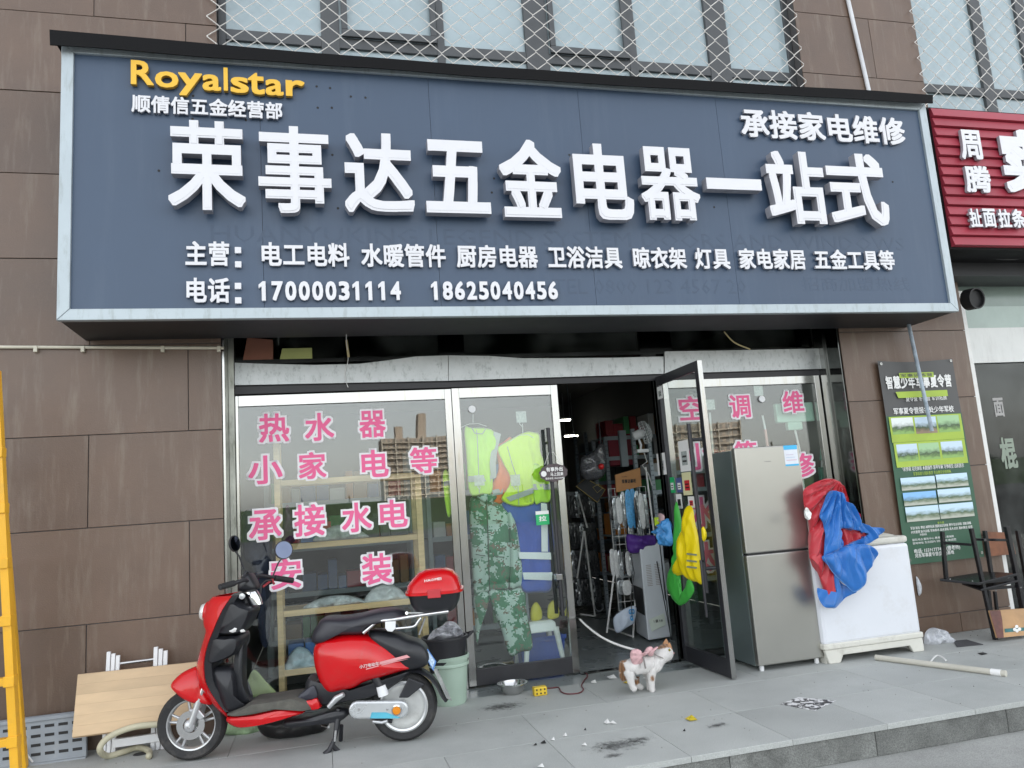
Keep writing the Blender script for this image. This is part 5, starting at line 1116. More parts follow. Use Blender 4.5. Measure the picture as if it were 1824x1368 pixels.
cvp('white_patch', [(268,415),(300,425),(315,465),(300,515),(280,510)], -.935, paper, .004, .002)
def seam(pts, y, mat, r=.0022): MB().tube(smoothpoly([P(*C7(*p), y) for p in pts], 4, False), r, 5).build('piping', mat, cv, smooth=60)
seam([(430,838),(480,940),(540,1010),(620,1085),(690,1142),(770,1092)], -.95, M('piping_blue', (.10,.28,.60), .5))
# ================================================================== banner
bn = T('banner', 'green and charcoal summer camp banner hanging on the pier right of the washing machine', 'banner', (5.38,-.33,.62))
bx0, bx1, bz0, bz1 = 4.965, 5.795, .625, 2.445; by = -.335; BH, BW = bz1-bz0, bx1-bx0
bgreen = M('banner_green', (.038,.105,.062), .5, var=.08, scale=3); bchar = M('banner_charcoal', (.075,.075,.075), .5, var=.08)
zs_ = bz0+BH*.72
m = MB(); n = 24
def bsheet(z0, z1, mat, nm):
    m = MB(); vs = []; fs = []
    for j in range(9):
        z = z0+(z1-z0)*j/8
        for i in range(n+1):
            x = bx0+BW*i/n; sag = (.018*math.sin(math.pi*i/n) if z > bz1-.002 else 0)
            vs.append((x, by+.006*math.sin(x*9+z*2)+.004*noise.noise(Vector((x*6,0,z*3))), z-sag))
    for j in range(8):
        for i in range(n): fs.append((j*(n+1)+i, j*(n+1)+i+1, (j+1)*(n+1)+i+1, (j+1)*(n+1)+i))
    m.add(vs, fs); return m.build(nm, mat, bn, smooth=180, recalc=False)
bsheet(zs_, bz1, bchar, 'sheet'); bsheet(bz0, zs_, bgreen, 'sheet')
def BX(u, v): return P(540*0+u, v, by)
def Z7(x, y): return (1540+x*.2925, 620+y*.2925)
def bq(x0, y0, x1, y1, mat, nm, d=.012, sl=0):
    a = P(*Z7(x0,(y0+y1)/2), by); b_ = P(*Z7(x1,(y0+y1)/2), by); t_ = P(*Z7((x0+x1)/2,y0), by).z; u_ = P(*Z7((x0+x1)/2,y1), by).z
    return MB().slab([(a.x+sl,by-d,u_),(b_.x,by-d,u_),(b_.x-sl*0,by-d,t_),(a.x,by-d,t_)], (0,.0008,0)).build(nm, mat, bn), (a.x, b_.x, u_, t_)
ylg = M('yellow_green_print', (.35,.48,.06), .5); 
def landscape(name, sky_, gnd, dark, seed):
    m = bpy.data.materials.new(name); m.use_nodes = True; n_ = m.node_tree.nodes; l = m.node_tree.links; b = n_['Principled BSDF']; b.inputs['Roughness'].default_value = .5
    tc = n_.new('ShaderNodeTexCoord'); sx = n_.new('ShaderNodeSeparateXYZ'); l.new(tc.outputs['Generated'], sx.inputs[0])
    nz = n_.new('ShaderNodeTexNoise'); nz.inputs['Scale'].default_value = 5; nz.inputs['Detail'].default_value = 6
    mp = n_.new('ShaderNodeMapping'); mp.inputs['Location'].default_value = (seed*3.1, seed, seed*1.7); l.new(tc.outputs['Generated'], mp.inputs[0]); l.new(mp.outputs[0], nz.inputs[0])
    ad = n_.new('ShaderNodeMath'); ad.operation = 'MULTIPLY_ADD'; ad.inputs[1].default_value = .5; l.new(nz.outputs[0], ad.inputs[0]); l.new(sx.outputs['Z'], ad.inputs[2])
    cr = n_.new('ShaderNodeValToRGB'); e = cr.color_ramp.elements; e[0].position = .35; e[0].color = (*gnd,1); e[1].position = 1.1 if False else .95; e[1].color = (*sky_,1)
    k = e.new(.62); k.color = (*dark,1); k = e.new(.74); k.color = tuple(.5*(a+b2) for a, b2 in zip(dark, sky_))+(1,)
    l.new(ad.outputs[0], cr.inputs[0]); l.new(cr.outputs[0], b.inputs['Base Color']); return m
# title block
_, (xa_, xb_, za_, zb_) = bq(205,150,415,182,ylg,'caption_bar',.0125); bn.children[-1].hide_render = False
row('军事训练营', bchar, xa_+.01, xb_-.01, za_+.008, zb_-.008, by-.0126, .001, bn, .01)
tx0, tx1 = P(*Z7(125,220), by).x, P(*Z7(525,200), by).x; tz0, tz1 = P(*Z7(325,245), by).z, P(*Z7(325,165), by).z
row('智慧少年军事夏令营', paper, tx0, tx1, tz0, tz1, by-.011, .001, bn, .03)
bq(185,262,500,300,ylg,'ribbon',.0125, sl=.02); 
for a in ((245,312,495,322),): pass
def ptext(txt, x0, y0, x1, y1, mat, bold=.015):
    a = P(*Z7(x0,(y0+y1)/2), by).x; b_ = P(*Z7(x1,(y0+y1)/2), by).x; u_ = P(*Z7((x0+x1)/2,y1), by).z; t_ = P(*Z7((x0+x1)/2,y0), by).z
    return line_obj(txt, mat, ((a+b_)/2,(u_+t_)/2), b_-a, t_-u_, by-.011, .001, bn, bold)
ptext('夏令营 冬令营 军训拓展', 245, 293, 495, 322, paper, 0); ptext('军事夏令营报名处少年军校', 170, 358, 538, 398, paper)
bq(150,410,592,565,ylg,'photo_panel',.0125); bq(178,565,615,715,ylg,'photo_panel',.0127)
sk = (.55,.68,.80); gr = (.12,.28,.10); dk = (.06,.10,.05)
for i, (x0, y0, x1, y1) in enumerate(((160,425,292,525),(302,420,432,520),(440,410,572,512),(192,585,318,690),(325,578,450,680),(462,568,592,668))):
    bq(x0,y0,x1,y1,landscape('photo_print%d' % i, (.75,.8,.78) if i == 0 else (.35,.55,.3) if i in (2,4) else sk, (.25,.42,.12) if i != 1 else (.3,.22,.15), dk, i+1),'photo',.0139)
for i, (x0, y0, x1, y1) in enumerate(((215,785,425,862),(430,765,622,845),(230,875,432,955),(440,855,640,935),(245,962,448,1052),(450,945,658,1032))):
    bq(x0,y0,x1,y1,landscape('vehicle_print%d' % i, (.25,.5,.85) if i == 2 else (.55,.72,.85), (.45,.47,.4), (.09,.14,.07), i+11),'photo',.0139)
ptext('飞机参观 坦克体验 火炮操作 装甲车辆 导弹模型 战机展示', 215, 712, 600, 740, paper, 0); ptext('军事体验与国防教育 专业教官全程带队', 290, 748, 522, 770, ylg, 0)
ptext('夏令营', 438, 1056, 478, 1070, ylg, 0)
for i, t_ in enumerate(('军训 射击 攀岩 越野拓展 国防知识讲座 野外生存训练 消防演练','内务整理 队列训练 军体拳术 战术演练 真人对抗 篝火晚会 结营')): ptext(t_, 272+i*4, 1072+i*24, 645+i*8, 1090+i*24, paper, 0)
ptext('开营时间', 330, 1128, 372, 1142, paper, 0)
for i, t_ in enumerate(('报名地点 服务中心 教育培训 咨询处','营地地址 生态园内 训练基地 欢迎您')): ptext(t_, 283+i*3, 1150+i*20, 540+i*14, 1164+i*20, paper, 0)
ptext('电话: 15591777486 (曹老师)', 295, 1210, 578, 1242, paper, .01); ptext('河东军事夏令营(国防)基地', 300, 1240, 540, 1270, paper, .01)
for x, z in ((bx0+.03,bz1-.03),(bx1-.03,bz1-.02),(bx1-.03,bz0+.04),(bx0+.03,bz0+.04)): MB().lathe([(.006,0),(.012,0),(.012,.003),(.006,.003)], (x,by-.008,z), (0,-1,0), 12, closed=True).build('eyelet', steel, bn)
# ================================================================== stool frame and painted board at the right
def C3(x, y): return (1580+x*.2485, 900+y*.2485)
stl = T('metal_stool', 'black metal stools stacked seat to seat against the pier under the banner', 'stool', G(1770,1140))
def sbar(a, b_, ya, yb_, w_=.03): MB().bar(P(*C3(*a), ya), P(*C3(*b_), yb_), w_, w_, (0,1,0)).build('leg', blackp, stl, bevel=.003)
sbar((602,165),(690,580),-.70,-.70); sbar((690,580),(778,972),-.70,-.70); sbar((855,152),(1000,840),-.72,-.72,.036); sbar((395,188),(424,530),-.48,-.48); sbar((700,182),(748,500),-.45,-.45); sbar((935,182),(1015,620),-.5,-.5); sbar((728,610),(748,800),-.5,-.5,.024); sbar((772,618),(795,820),-.42,-.42,.024); sbar((935,600),(975,800),-.5,-.5,.024)
def srail(a, b_, ya, yb_, w_=.022, nm='rail'): MB().bar(P(*C3(*a), ya), P(*C3(*b_), yb_), w_, w_, (0,1,0)).build(nm, blackp, stl, bevel=.002)
srail((398,270),(602,283),-.48,-.7); srail((640,245),(852,250),-.6,-.62); srail((700,250),(705,250),-.45,-.7); srail((690,548),(905,530),-.69,-.71,.028); srail((692,600),(915,582),-.68,-.70,.024); srail((430,530),(740,505),-.5,-.45)
a = [P(*C3(378,545),-.50), P(*C3(655,575),-.72), P(*C3(935,505),-.74), P(*C3(705,492),-.46)]
MB().slab(a, (0,0,.022)).build('seat', blackp, stl, bevel=.004); a = [v_+Vector((.02,.0,-.05)) for v_ in a]; a[0].x += .2; MB().slab(a, (0,0,.018)).build('seat', blackp, stl, bevel=.004)
for x, y in ((452,530),(612,543),(780,610),(958,590)): MB().ball(P(*C3(x,y),-.735), .006, 8).build('bolt', steel, stl)
bd = T('painted_board', 'brown and tan painted board with teal patch leaning on the stool legs', 'board', P(*C3(860,945),-.76))
q = [P(*C3(x,y),yy) for x,y,yy in ((735,757,-.74),(1060,735,-.74),(1060,925,-.80),(792,952,-.80))]
MB().slab(q, (0,.016,0)).build('panel', M('tan_board', (.42,.25,.12), .6, var=.2, scale=6), bd)
q = [P(*C3(x,y),yy-.002) for x,y,yy in ((735,757,-.74),(812,752,-.74),(826,820,-.765),(838,950,-.80),(792,952,-.80))]; MB().slab(q, (0,.0012,0)).build('paint', M('maroon_paint', (.12,.045,.035), .6, var=.4, scale=14), bd)
q = [P(*C3(x,y),-.79) for x,y in ((845,885),(1060,870),(1060,925),(845,942))]; MB().slab(q, (0,.0012,0)).build('paint', M('teal_paint', (.05,.16,.16), .6, var=.4, scale=14), bd)
m = MB(); [m.ball(P(*C3(x,y),-.795), .018, 8, (1,.12,.8)) for x, y in ((930,870),(915,890),(950,888),(932,900))]; m.build('flower_paint', paper, bd)
# another brown board standing behind
q = [P(*C3(x,y),-.36) for x,y in ((705,190),(885,195),(925,350),(740,365))]; tag(MB().slab(q, (0,.012,0)).build('brown_board', M('rust_board', (.20,.08,.04), .6, var=.4, scale=8), None), 'rust brown board behind the stool frame beside the banner', 'board')
# ================================================================== cat
def C8(x, y): return (1080+x*.09504, 1120+y*.09504)
YC = -.76; cat = T('cat', 'white and ginger cat in a pink plaid bow standing in the doorway', 'cat', G(1145,1232))
def K(x, y, dy=0): return P(*C8(x, y), YC+dy)
def gz(v_, z=.012): return Vector((v_.x, v_.y, z))
bones = [ # name, point, radius, parent
 ('hip',K(400,650),.072,None),('waist',K(560,640),.083,'hip'),('chest',K(760,640),.086,'waist'),('breast',K(910,630),.072,'chest'),('neck',K(985,530),.056,'breast'),('head',K(1110,415),.066,'neck'),('muzzle',K(1205,475),.040,'head'),
 ('nose',K(1240,470),.016,'muzzle'),
 ('h1',K(420,800,-.04),.050,'hip'),('h2',K(455,930,-.045),.030,'h1'),('h3',K(480,1040,-.045),.021,'h2'),('h4',K(515,1120,-.05),.021,'h3'),('h5',K(572,1145,-.055),.019,'h4'),
 ('g1',K(500,820,.045),.046,'hip'),('g2',K(545,930,.05),.026,'g1'),('g3',K(580,1030,.05),.020,'g2'),('g4',K(640,1095,.045),.020,'g3'),('g5',K(695,1115,.04),.018,'g4'),
 ('f1',K(850,800,-.035),.046,'breast'),('f2',K(845,930,-.04),.027,'f1'),('f3',K(855,1060,-.04),.021,'f2'),('f4',K(865,1155,-.04),.023,'f3'),('f5',K(900,1180,-.045),.020,'f4'),
 ('e1',K(800,820,.03),.040,'chest'),('e2',K(805,950,.035),.024,'e1'),('e3',K(805,1060,.035),.019,'e2'),('e4',K(812,1130,.03),.020,'e3'),('e5',K(835,1150,.025),.017,'e4'),
 ('t0',K(310,640),.030,'hip'),('t1',K(295,760,.01),.022,'t0'),('t2',K(315,880,.02),.021,'t1'),('t3',K(345,980,.02),.018,'t2')]
idx = {b[0]: i for i, b in enumerate(bones)}; off = cat.location
me = bpy.data.meshes.new('body'); me.from_pydata([tuple(b[1]-off) for b in bones], [(idx[b[3]], i) for i, b in enumerate(bones) if b[3]], [])
cb_ = bpy.data.objects.new('body', me); COL.objects.link(cb_); cb_.parent = cat
sm = cb_.modifiers.new('skin', 'SKIN'); sm.use_smooth_shade = True; sm.branch_smoothing = .6
for i, b in enumerate(bones): me.skin_vertices[0].data[i].radius = (b[2]*(1.22 if b[0][0] not in 'hgfe' or b[0] == 'hip' or b[0] == 'head' else 1.04), b[2]*(1.22 if b[0][0] not in 'hgfe' or b[0] in ('hip','head') else 1.04)*(.82 if b[0] in ('hip','waist','chest','breast') else .95)); me.skin_vertices[0].data[i].use_root = (i == 0)
ss = cb_.modifiers.new('s', 'SUBSURF'); ss.levels = 2; ss.render_levels = 2
def catmat():
    m = bpy.data.materials.new('cat_fur'); m.use_nodes = True; n = m.node_tree.nodes; l = m.node_tree.links; b = n['Principled BSDF']; b.inputs['Roughness'].default_value = .85; b.inputs['Sheen Weight'].default_value = .3
    tc = n.new('ShaderNodeTexCoord'); nz = n.new('ShaderNodeTexNoise'); nz.inputs['Scale'].default_value = 22; nz.inputs['Detail'].default_value = 6; l.new(tc.outputs['Object'], nz.inputs[0])
    prev = None
    for p, r in ((K(1090,300),.052),(K(1180,340),.034),(K(350,480),.042),(K(305,570),.034),(K(290,720),.045),(K(320,900),.045),(K(545,950,.05),.034),(K(860,920,-.06),.018),(K(1040,320),.04)):
        d = n.new('ShaderNodeVectorMath'); d.operation = 'DISTANCE'; d.inputs[1].default_value = p-off; l.new(tc.outputs['Object'], d.inputs[0])
        a = n.new('ShaderNodeMath'); a.operation = 'MULTIPLY_ADD'; a.inputs[1].default_value = .05; l.new(nz.outputs[0], a.inputs[0]); l.new(d.outputs['Value'], a.inputs[2])
        c = n.new('ShaderNodeMapRange'); c.inputs[1].default_value = r+.018; c.inputs[2].default_value = r+.030; c.inputs[3].default_value = 1; c.inputs[4].default_value = 0; l.new(a.outputs[0], c.inputs[0])
        if prev: x = n.new('ShaderNodeMath'); x.operation = 'MAXIMUM'; l.new(prev, x.inputs[0]); l.new(c.outputs[0], x.inputs[1]); prev = x.outputs[0]
        else: prev = c.outputs[0]
    st = n.new('ShaderNodeTexWave'); st.inputs['Scale'].default_value = 14; st.inputs['Distortion'].default_value = 5; l.new(tc.outputs['Object'], st.inputs[0])
    g = n.new('ShaderNodeMix'); g.data_type = 'RGBA'; g.inputs[6].default_value = (.40,.20,.09,1); g.inputs[7].default_value = (.22,.12,.06,1); l.new(st.outputs[0], g.inputs[0])
    mx = n.new('ShaderNodeMix'); mx.data_type = 'RGBA'; mx.inputs[6].default_value = (.72,.70,.68,1); l.new(prev, mx.inputs[0]); l.new(g.outputs[2], mx.inputs[7]); l.new(mx.outputs[2], b.inputs['Base Color'])
    f = n.new('ShaderNodeTexNoise'); f.inputs['Scale'].default_value = 160; mp = n.new('ShaderNodeMapping'); mp.inputs['Scale'].default_value = (1,1,.25); l.new(tc.outputs['Object'], mp.inputs[0]); l.new(mp.outputs[0], f.inputs[0])
    bp = n.new('ShaderNodeBump'); bp.inputs['Strength'].default_value = .6; bp.inputs['Distance'].default_value = .004; l.new(f.outputs[0], bp.inputs['Height']); l.new(bp.outputs[0], b.inputs['Normal']); return m
fur = catmat(); me.materials.append(fur)
bpy.context.view_layer.update(); dg_ = bpy.context.evaluated_depsgraph_get(); ev_ = cb_.evaluated_get(dg_); mm = ev_.to_mesh(); fr_ = random.Random(5); fb = MB(); tot = sum(p_.area for p_ in mm.polygons)
for p_ in mm.polygons:
    k_ = p_.area/tot*26000; k_ = int(k_)+(fr_.random() < k_-int(k_)); c_ = [Vector(mm.vertices[i_].co) for i_ in p_.vertices]; nn = Vector(p_.normal)
    for _ in range(k_):
        a_, b_ = fr_.random(), fr_.random(); q_ = c_[0].lerp(c_[1], a_).lerp(c_[-1].lerp(c_[-2], a_), b_); d_ = (nn*.45+Vector((-.7,0,-.55))+Vector((fr_.gauss(0,.25),fr_.gauss(0,.25),fr_.gauss(0,.25)))).normalized()
        if d_.dot(nn) < .1: d_ = (d_+nn*.5).normalized()
        sdv = d_.cross(nn); sdv = (sdv.normalized() if sdv.length > 1e-4 else nn.orthogonal())*.0009; L_ = fr_.uniform(.006,.012)
        fb.add([q_-sdv+off, q_+sdv+off, q_+d_*L_+off], [(0,1,2)])
ev_.to_mesh_clear(); fo_ = fb.build('fur', fur, cat, recalc=False); fo_['kind'] = 'stuff'
ginger = M('ginger_fur', (.38,.20,.10), .9, var=.2, scale=30)
for (tx, ty, dy, bw) in ((1122,185,.028,.030),(1185,262,-.030,.028)):
    tip = K(tx, ty, dy); b0 = K(tx-14, ty+110, dy*.8); m = MB()
    m.loft([[b0+Vector((math.cos(a_)*bw, math.sin(a_)*bw*.7, -.006)) for a_ in [2*math.pi*i/10 for i in range(10)]], [b0.lerp(tip,.55)+Vector((math.cos(a_)*bw*.55, math.sin(a_)*bw*.35, 0)) for a_ in [2*math.pi*i/10 for i in range(10)]], [tip+Vector((math.cos(a_)*.003, math.sin(a_)*.003, 0)) for a_ in [2*math.pi*i/10 for i in range(10)]]]); m.build('ear', ginger, cat, smooth=60)
MB().ball(K(1185,398,-.064), .0095, 10).build('eye', M('cat_eye', (.25,.22,.03), .1), cat, smooth=180); MB().ball(K(1262,455,-.005), .007, 8).build('nose', M('cat_nose', (.55,.28,.26), .5), cat, smooth=180)
plaid = M('pink_plaid', (.58,.36,.37), .8, var=.25, scale=6, st=(6,1,6), bump=.1)
def catcloth(nm, pts, dy, front, fold, seed, mat=plaid): q = [K(x, y, dy) for x, y in pts]; puff(MB(), q, (0,-1,.3), front, .05, fold, 26, 10, seed=seed).build(nm, mat, cat, smooth=180)
catcloth('plaid_cape', [(450,440),(500,385),(580,375),(660,420),(690,520),(680,620),(600,680),(520,690),(475,620),(445,530)], -.062, .025, .008, 1)
catcloth('bow', [(640,480),(700,440),(760,350),(830,330),(880,370),(850,430),(780,460),(700,520)], -.06, .03, .010, 2); catcloth('bow', [(780,450),(860,380),(950,330),(965,350),(900,420),(870,500),(810,510),(770,480)], -.065, .026, .010, 3)
MB().tube([K(690,520,-.085),K(715,640,-.092),K(735,740,-.08)], .006, 6).build('harness_strap', M('grey_strap', (.25,.23,.22), .8), cat); MB().tube([K(870,450,-.07),K(960,510,-.078),K(1085,560,-.055)], .008, 6, sy=.5).build('harness_strap', M('grey_strap', (.25,.23,.22), .8), cat)
q = [P(1033,1103,-.05), P(1044,1114,-.2), P(1064,1130,-.4), P(1085,1142,-.55), P(1108,1151,-.68), K(540,395,-.03)]
tag(MB().tube(smoothpoly(q, 5, False), .0085, 8).build('leash_rope', whitepaint, None, smooth=180), 'white rope leash running from the door handle to the cat', 'leash')
# ================================================================== small things on the platform
def on(u, v, z=0): return G(u, v, z)
# yellow stepladder at the far left
ylw = M('ladder_yellow', (.80,.42,.02), .38, var=.08, dirt=((.4,.25,.05), .4, 8))
ld = T('stepladder', 'yellow metal stepladder cut off by the left edge of the picture', 'ladder', (-1.85,-.95,0))
a, b_ = P(-8,660,-.95), P(32,1345,-.95); b_ = Vector((b_.x, b_.y, 0)); MB().bar(a, b_, .045, .06, (0,1,0)).build('stile', ylw, ld, bevel=.004)
a2, b2 = P(-12,660,-.93), P(40,1300,-.62); b2 = Vector((b2.x-.02, -.50, 0)); MB().bar(a2, b2, .028, .05, (0,1,0)).build('stile', ylw, ld, bevel=.004)
MB().bar(a+Vector((-.45,0,0)), b_+Vector((-.5,0,0)), .045, .06, (0,1,0)).build('stile', ylw, ld, bevel=.004)
for v in (806, 905, 1003, 1105, 1213, 1321):
    z = P(12, v, -.95).z; t_ = (a.z-z)/(a.z-b_.z); p = a.lerp(b_, t_)
    MB().box(p.x-.48, p.x+.012, -.99, -.93, z-.022, z+.022).build('rung', ylw, ld, bevel=.004)
    MB().box(p.x-.03, p.x+.026, -.992, -.918, z-.03, z+.03).build('rung_bracket', ylw, ld, bevel=.004)
# grey slotted crate leaning on the wall
def C1(x, y): return (x*.342, 900+y*.342)
gc = M('grey_crate', (.27,.30,.33), .5, var=.06, dirt=((.4,.4,.38), .3, 8)); q = [P(*C1(100,1318),-.47), P(*C1(450,1300),-.47), P(*C1(450,1062),-.38), P(*C1(100,1112),-.38)]
cr = T('plastic_crate', 'grey slotted plastic crate panel leaning on the wall behind the wooden board', 'crate', (-1.6,-.45,0))
q[0].x -= .35; q[3].x -= .35; q[0].z = q[1].z = 0.0; q[2].z = q[3].z = .27
ux_ = (q[1]-q[0]); uz_ = (q[3]-q[0]); L = ux_.length
MB().slab(q, (0,.03,0)).build('panel', gc, cr, bevel=.004)
nrm_ = Vector((0,-1,-.3)).normalized()
m = MB(); 
for i in range(9):
    for j in range(4):
        o = q[0]+ux_*(.03+i*.108)+uz_*(.18+j*.19); m.slab([o, o+ux_*.075, o+ux_*.075+uz_*.06, o+uz_*.06], nrm_*.0015)
m.build('slots', rubber, cr)['kind'] = 'stuff'
for z0, z1 in ((.0,.05),(.92,1.0)): MB().slab([q[0]+uz_*z0+nrm_*.002, q[1]+uz_*z0+nrm_*.002, q[1]+uz_*z1+nrm_*.002, q[0]+uz_*z1+nrm_*.002], nrm_*.012).build('rim', gc, cr, bevel=.003)
# white bucket lying at the ladder foot
p = G(62,1352); bk_ = T('bucket', 'white plastic bucket lying on its side at the foot of the yellow ladder', 'bucket', p)
m = MB(); m.lathe([(0,.24),(.085,.24),(.105,.0),(.112,.0),(.112,-.012),(.10,-.012),(.08,.232),(0,.232)], (p.x-.14,p.y+.05,.112), (.9,.25,0), 28); m.build('shell', M('bucket_white', (.62,.64,.72), .45), bk_, smooth=40)
MB().tube([(p.x-.14-.02,p.y-.06,.16),(p.x-.02,p.y-.15,.1),(p.x+.03,p.y-.14,.02),(p.x+.05,p.y-.1,.006)], .006, 6).build('handle', white, bk_, smooth=60)
# white folding ladder behind the wooden board
fo = T('folding_ladder', 'white folded step frame standing behind the pale wooden board', 'ladder', (-1.2,-.45,0))
wp = M('white_powdercoat', (.74,.75,.76), .35, var=.04)
for x0, x1, xt, yt, yb_ in ((555,628,590,780,1300),(800,876,840,755,1250)):
    a, b_ = P(*C1(x0,yt),-.40), P(*C1(x1,yt),-.40); zt_, bb = a.z, G(*C1((x0+x1)/2-20,yb_))
    w_ = (b_.x-a.x)/3
    for i in range(3):
        MB().hexa([(a.x+w_*i+.002,-.52,0),(a.x+w_*(i+1)-.002,-.52,0),(a.x+w_*(i+1)-.002,-.50,0),(a.x+w_*i+.002,-.50,0),(a.x+w_*i+.002,-.41,zt_-.015*i+.02),(a.x+w_*(i+1)-.002,-.41,zt_-.015*i+.02),(a.x+w_*(i+1)-.002,-.39,zt_-.015*i+.02),(a.x+w_*i+.002,-.39,zt_-.015*i+.02)]).build('rail', wp, fo, bevel=.003)
a, b_ = P(*C1(625,825),-.4), P(*C1(805,802),-.4); MB().tube([a,b_], .010, 8).build('step', M('aluminium', (.6,.6,.6), .3, .9), fo)
a, b_ = P(*C1(590,1240),-.53), P(*C1(835,1205),-.53); MB().bar(a, b_, .03, .05).build('step', wp, fo, bevel=.003)
# wooden board
q = [P(*C1(375,1208),-.60), P(*C1(1000,1125),-.60), P(*C1(1060,812),-.50), P(*C1(405,882),-.50)]
wb = T('wooden_board', 'pale laminated wooden board leaning on the white folding frame behind the front wheel', 'board', (q[0]+q[1])/2)
bwood = M('laminated_wood', (.60,.44,.27), .55, var=.10, scale=2, st=(1.5,6,6), rand=.10)
for i in range(6):
    t0, t1 = i/6, (i+1)/6-.0015; MB().slab([q[0].lerp(q[3],t0), q[1].lerp(q[2],t0), q[1].lerp(q[2],t1), q[0].lerp(q[3],t1)], (0,.018,0)).build('plank', bwood, wb)
m = MB(); z_ = Vector((0,.019,-.012)); m.slab([q[0]+z_, q[1]+z_, q[1].lerp(q[2],.5)+z_, q[0].lerp(q[3],.5)+z_], (0,.012,0)); m.build('backing', M('back_board', (.42,.29,.17), .7), wb)
# hose
hs = M('cream_hose', (.50,.47,.34), .55, var=.1)
q = [P(*C1(835,1140),-.66), P(*C1(720,1150),-.66), P(*C1(620,1180),-.67), P(*C1(545,1225),-.68), P(*C1(520,1275),-.69), G(*C1(560,1306),.02), G(*C1(640,1285),.02), G(*C1(720,1262),.02), G(*C1(775,1280),.02), G(*C1(775,1308),.02)]
tag(MB().tube(smoothpoly(q, 6, False), .019, 10).build('hose', hs, None, smooth=180), 'cream ribbed hose looping in front of the wooden board', 'hose')
p = on(250,1344); tag(MB().lathe([(0,.0),(.03,.002),(.022,.010),(0,.012)], p, (0,0,1), 10, sx=1.5).build('rubber_plug', rubber, None), 'small black rubber plug lying on the ground inside the hose loop', 'cap')
# things behind and below the scooter
def lump(name, label, cat_, pts, y, mat, front=.1, fold=.03, fs=8, seed=0, back=.1):
    q = [P(u, v, y) for u, v in pts]; zmin = min(p.z for p in q)
    o = puff(MB(), q, (0,-1,.1), front, back, fold, fs, 16, seed=seed, pw=2.6).build(name, mat, None, smooth=60); return tag(o, label, cat_)
blk = M('black_bag', (.012,.012,.013), .45, var=.3, bump=.3, bscale=20)
lump('black_bag', 'flat black bag lying under the scooter floorboard', 'bag', [(462,1286),(500,1275),(560,1268),(585,1285),(575,1303),(530,1314),(480,1314),(462,1302)], -.62, blk, .1, .02)
lump('green_bag', 'pale green and white sack lying behind the front wheel of the scooter', 'sack', [(398,1282),(420,1283),(462,1290),(460,1304),(430,1310),(398,1306)], -.38, M('green_sack', (.30,.42,.25), .7, var=.5, scale=14), .06, .02, seed=2)
lump('green_paper', 'pale yellow-green pointed sheet standing behind the window left of the pine shelf', 'sheet', [(441,1215),(453,1193),(475,1215),(493,1236),(470,1240),(443,1240)], .10, M('pale_lime', (.50,.56,.28), .6, var=.1), .02, .015, seed=3, back=.02)
lump('dark_jacket', 'dark blue coat hanging behind the glass left of the pine shelf', 'coat', [(430,920),(455,905),(485,920),(484,1000),(480,1140),(462,1135),(452,1020),(434,990)], .35, M('dark_denim', (.02,.028,.07), .8, var=.4, scale=6), .06, .03, 6, 5, .05)
# pale green bucket with black pot and plastic
p = G(803,1252); bt = T('waste_bucket', 'pale green plastic bucket standing at the corner of the closed door', 'bucket', (p.x,p.y,0))
gp = M('mint_plastic', (.40,.52,.43), .4, var=.05)
MB().lathe([(0,.0),(.108,0),(.118,.02),(.142,.31),(.152,.312),(.155,.335),(.145,.34),(.137,.31),(.112,.03),(0,.02)], (p.x,p.y,0), (0,0,1), 36).build('shell', gp, bt, smooth=40)
MB().lathe([(.1445,.265),(.150,.27),(.150,.285),(.1455,.29)], (p.x,p.y,0), (0,0,1), 36).build('band', gp, bt, smooth=40)
t = T('black_pot', 'black plastic pot nested in the pale green bucket', 'pot', (p.x,p.y,.33)); MB().lathe([(0,.2),(.11,.2),(.148,.345),(.168,.46),(.174,.462),(.174,.475),(.16,.475),(.14,.36),(0,.34)], (p.x-.02,p.y,0), (0,0,1), 32).build('shell', blackpl, t, smooth=40); MB().tube([(p.x+.14,p.y-.03,.45),(p.x+.185,p.y-.04,.49),(p.x+.15,p.y+.03,.47)], .01, 8).build('handle', blackpl, t)
clr = M('crumpled_film', (.42,.43,.46), .2, var=.5, scale=18, alpha=.8, spec=.8)
q = [Vector((p.x-.02+x, p.y-.02, .46+z)) for x, z in ((-.13,0),(-.09,.06),(-.02,.09),(.03,.12),(.10,.09),(.14,.02),(.1,-.02),(-.08,-.02))]; tag(puff(MB(), q, (0,-1,.3), .07, .1, .045, 20, 16, seed=3).build('crumpled_plastic', clr, None, smooth=30), 'crumpled clear plastic film heaped in the black pot', 'plastic')
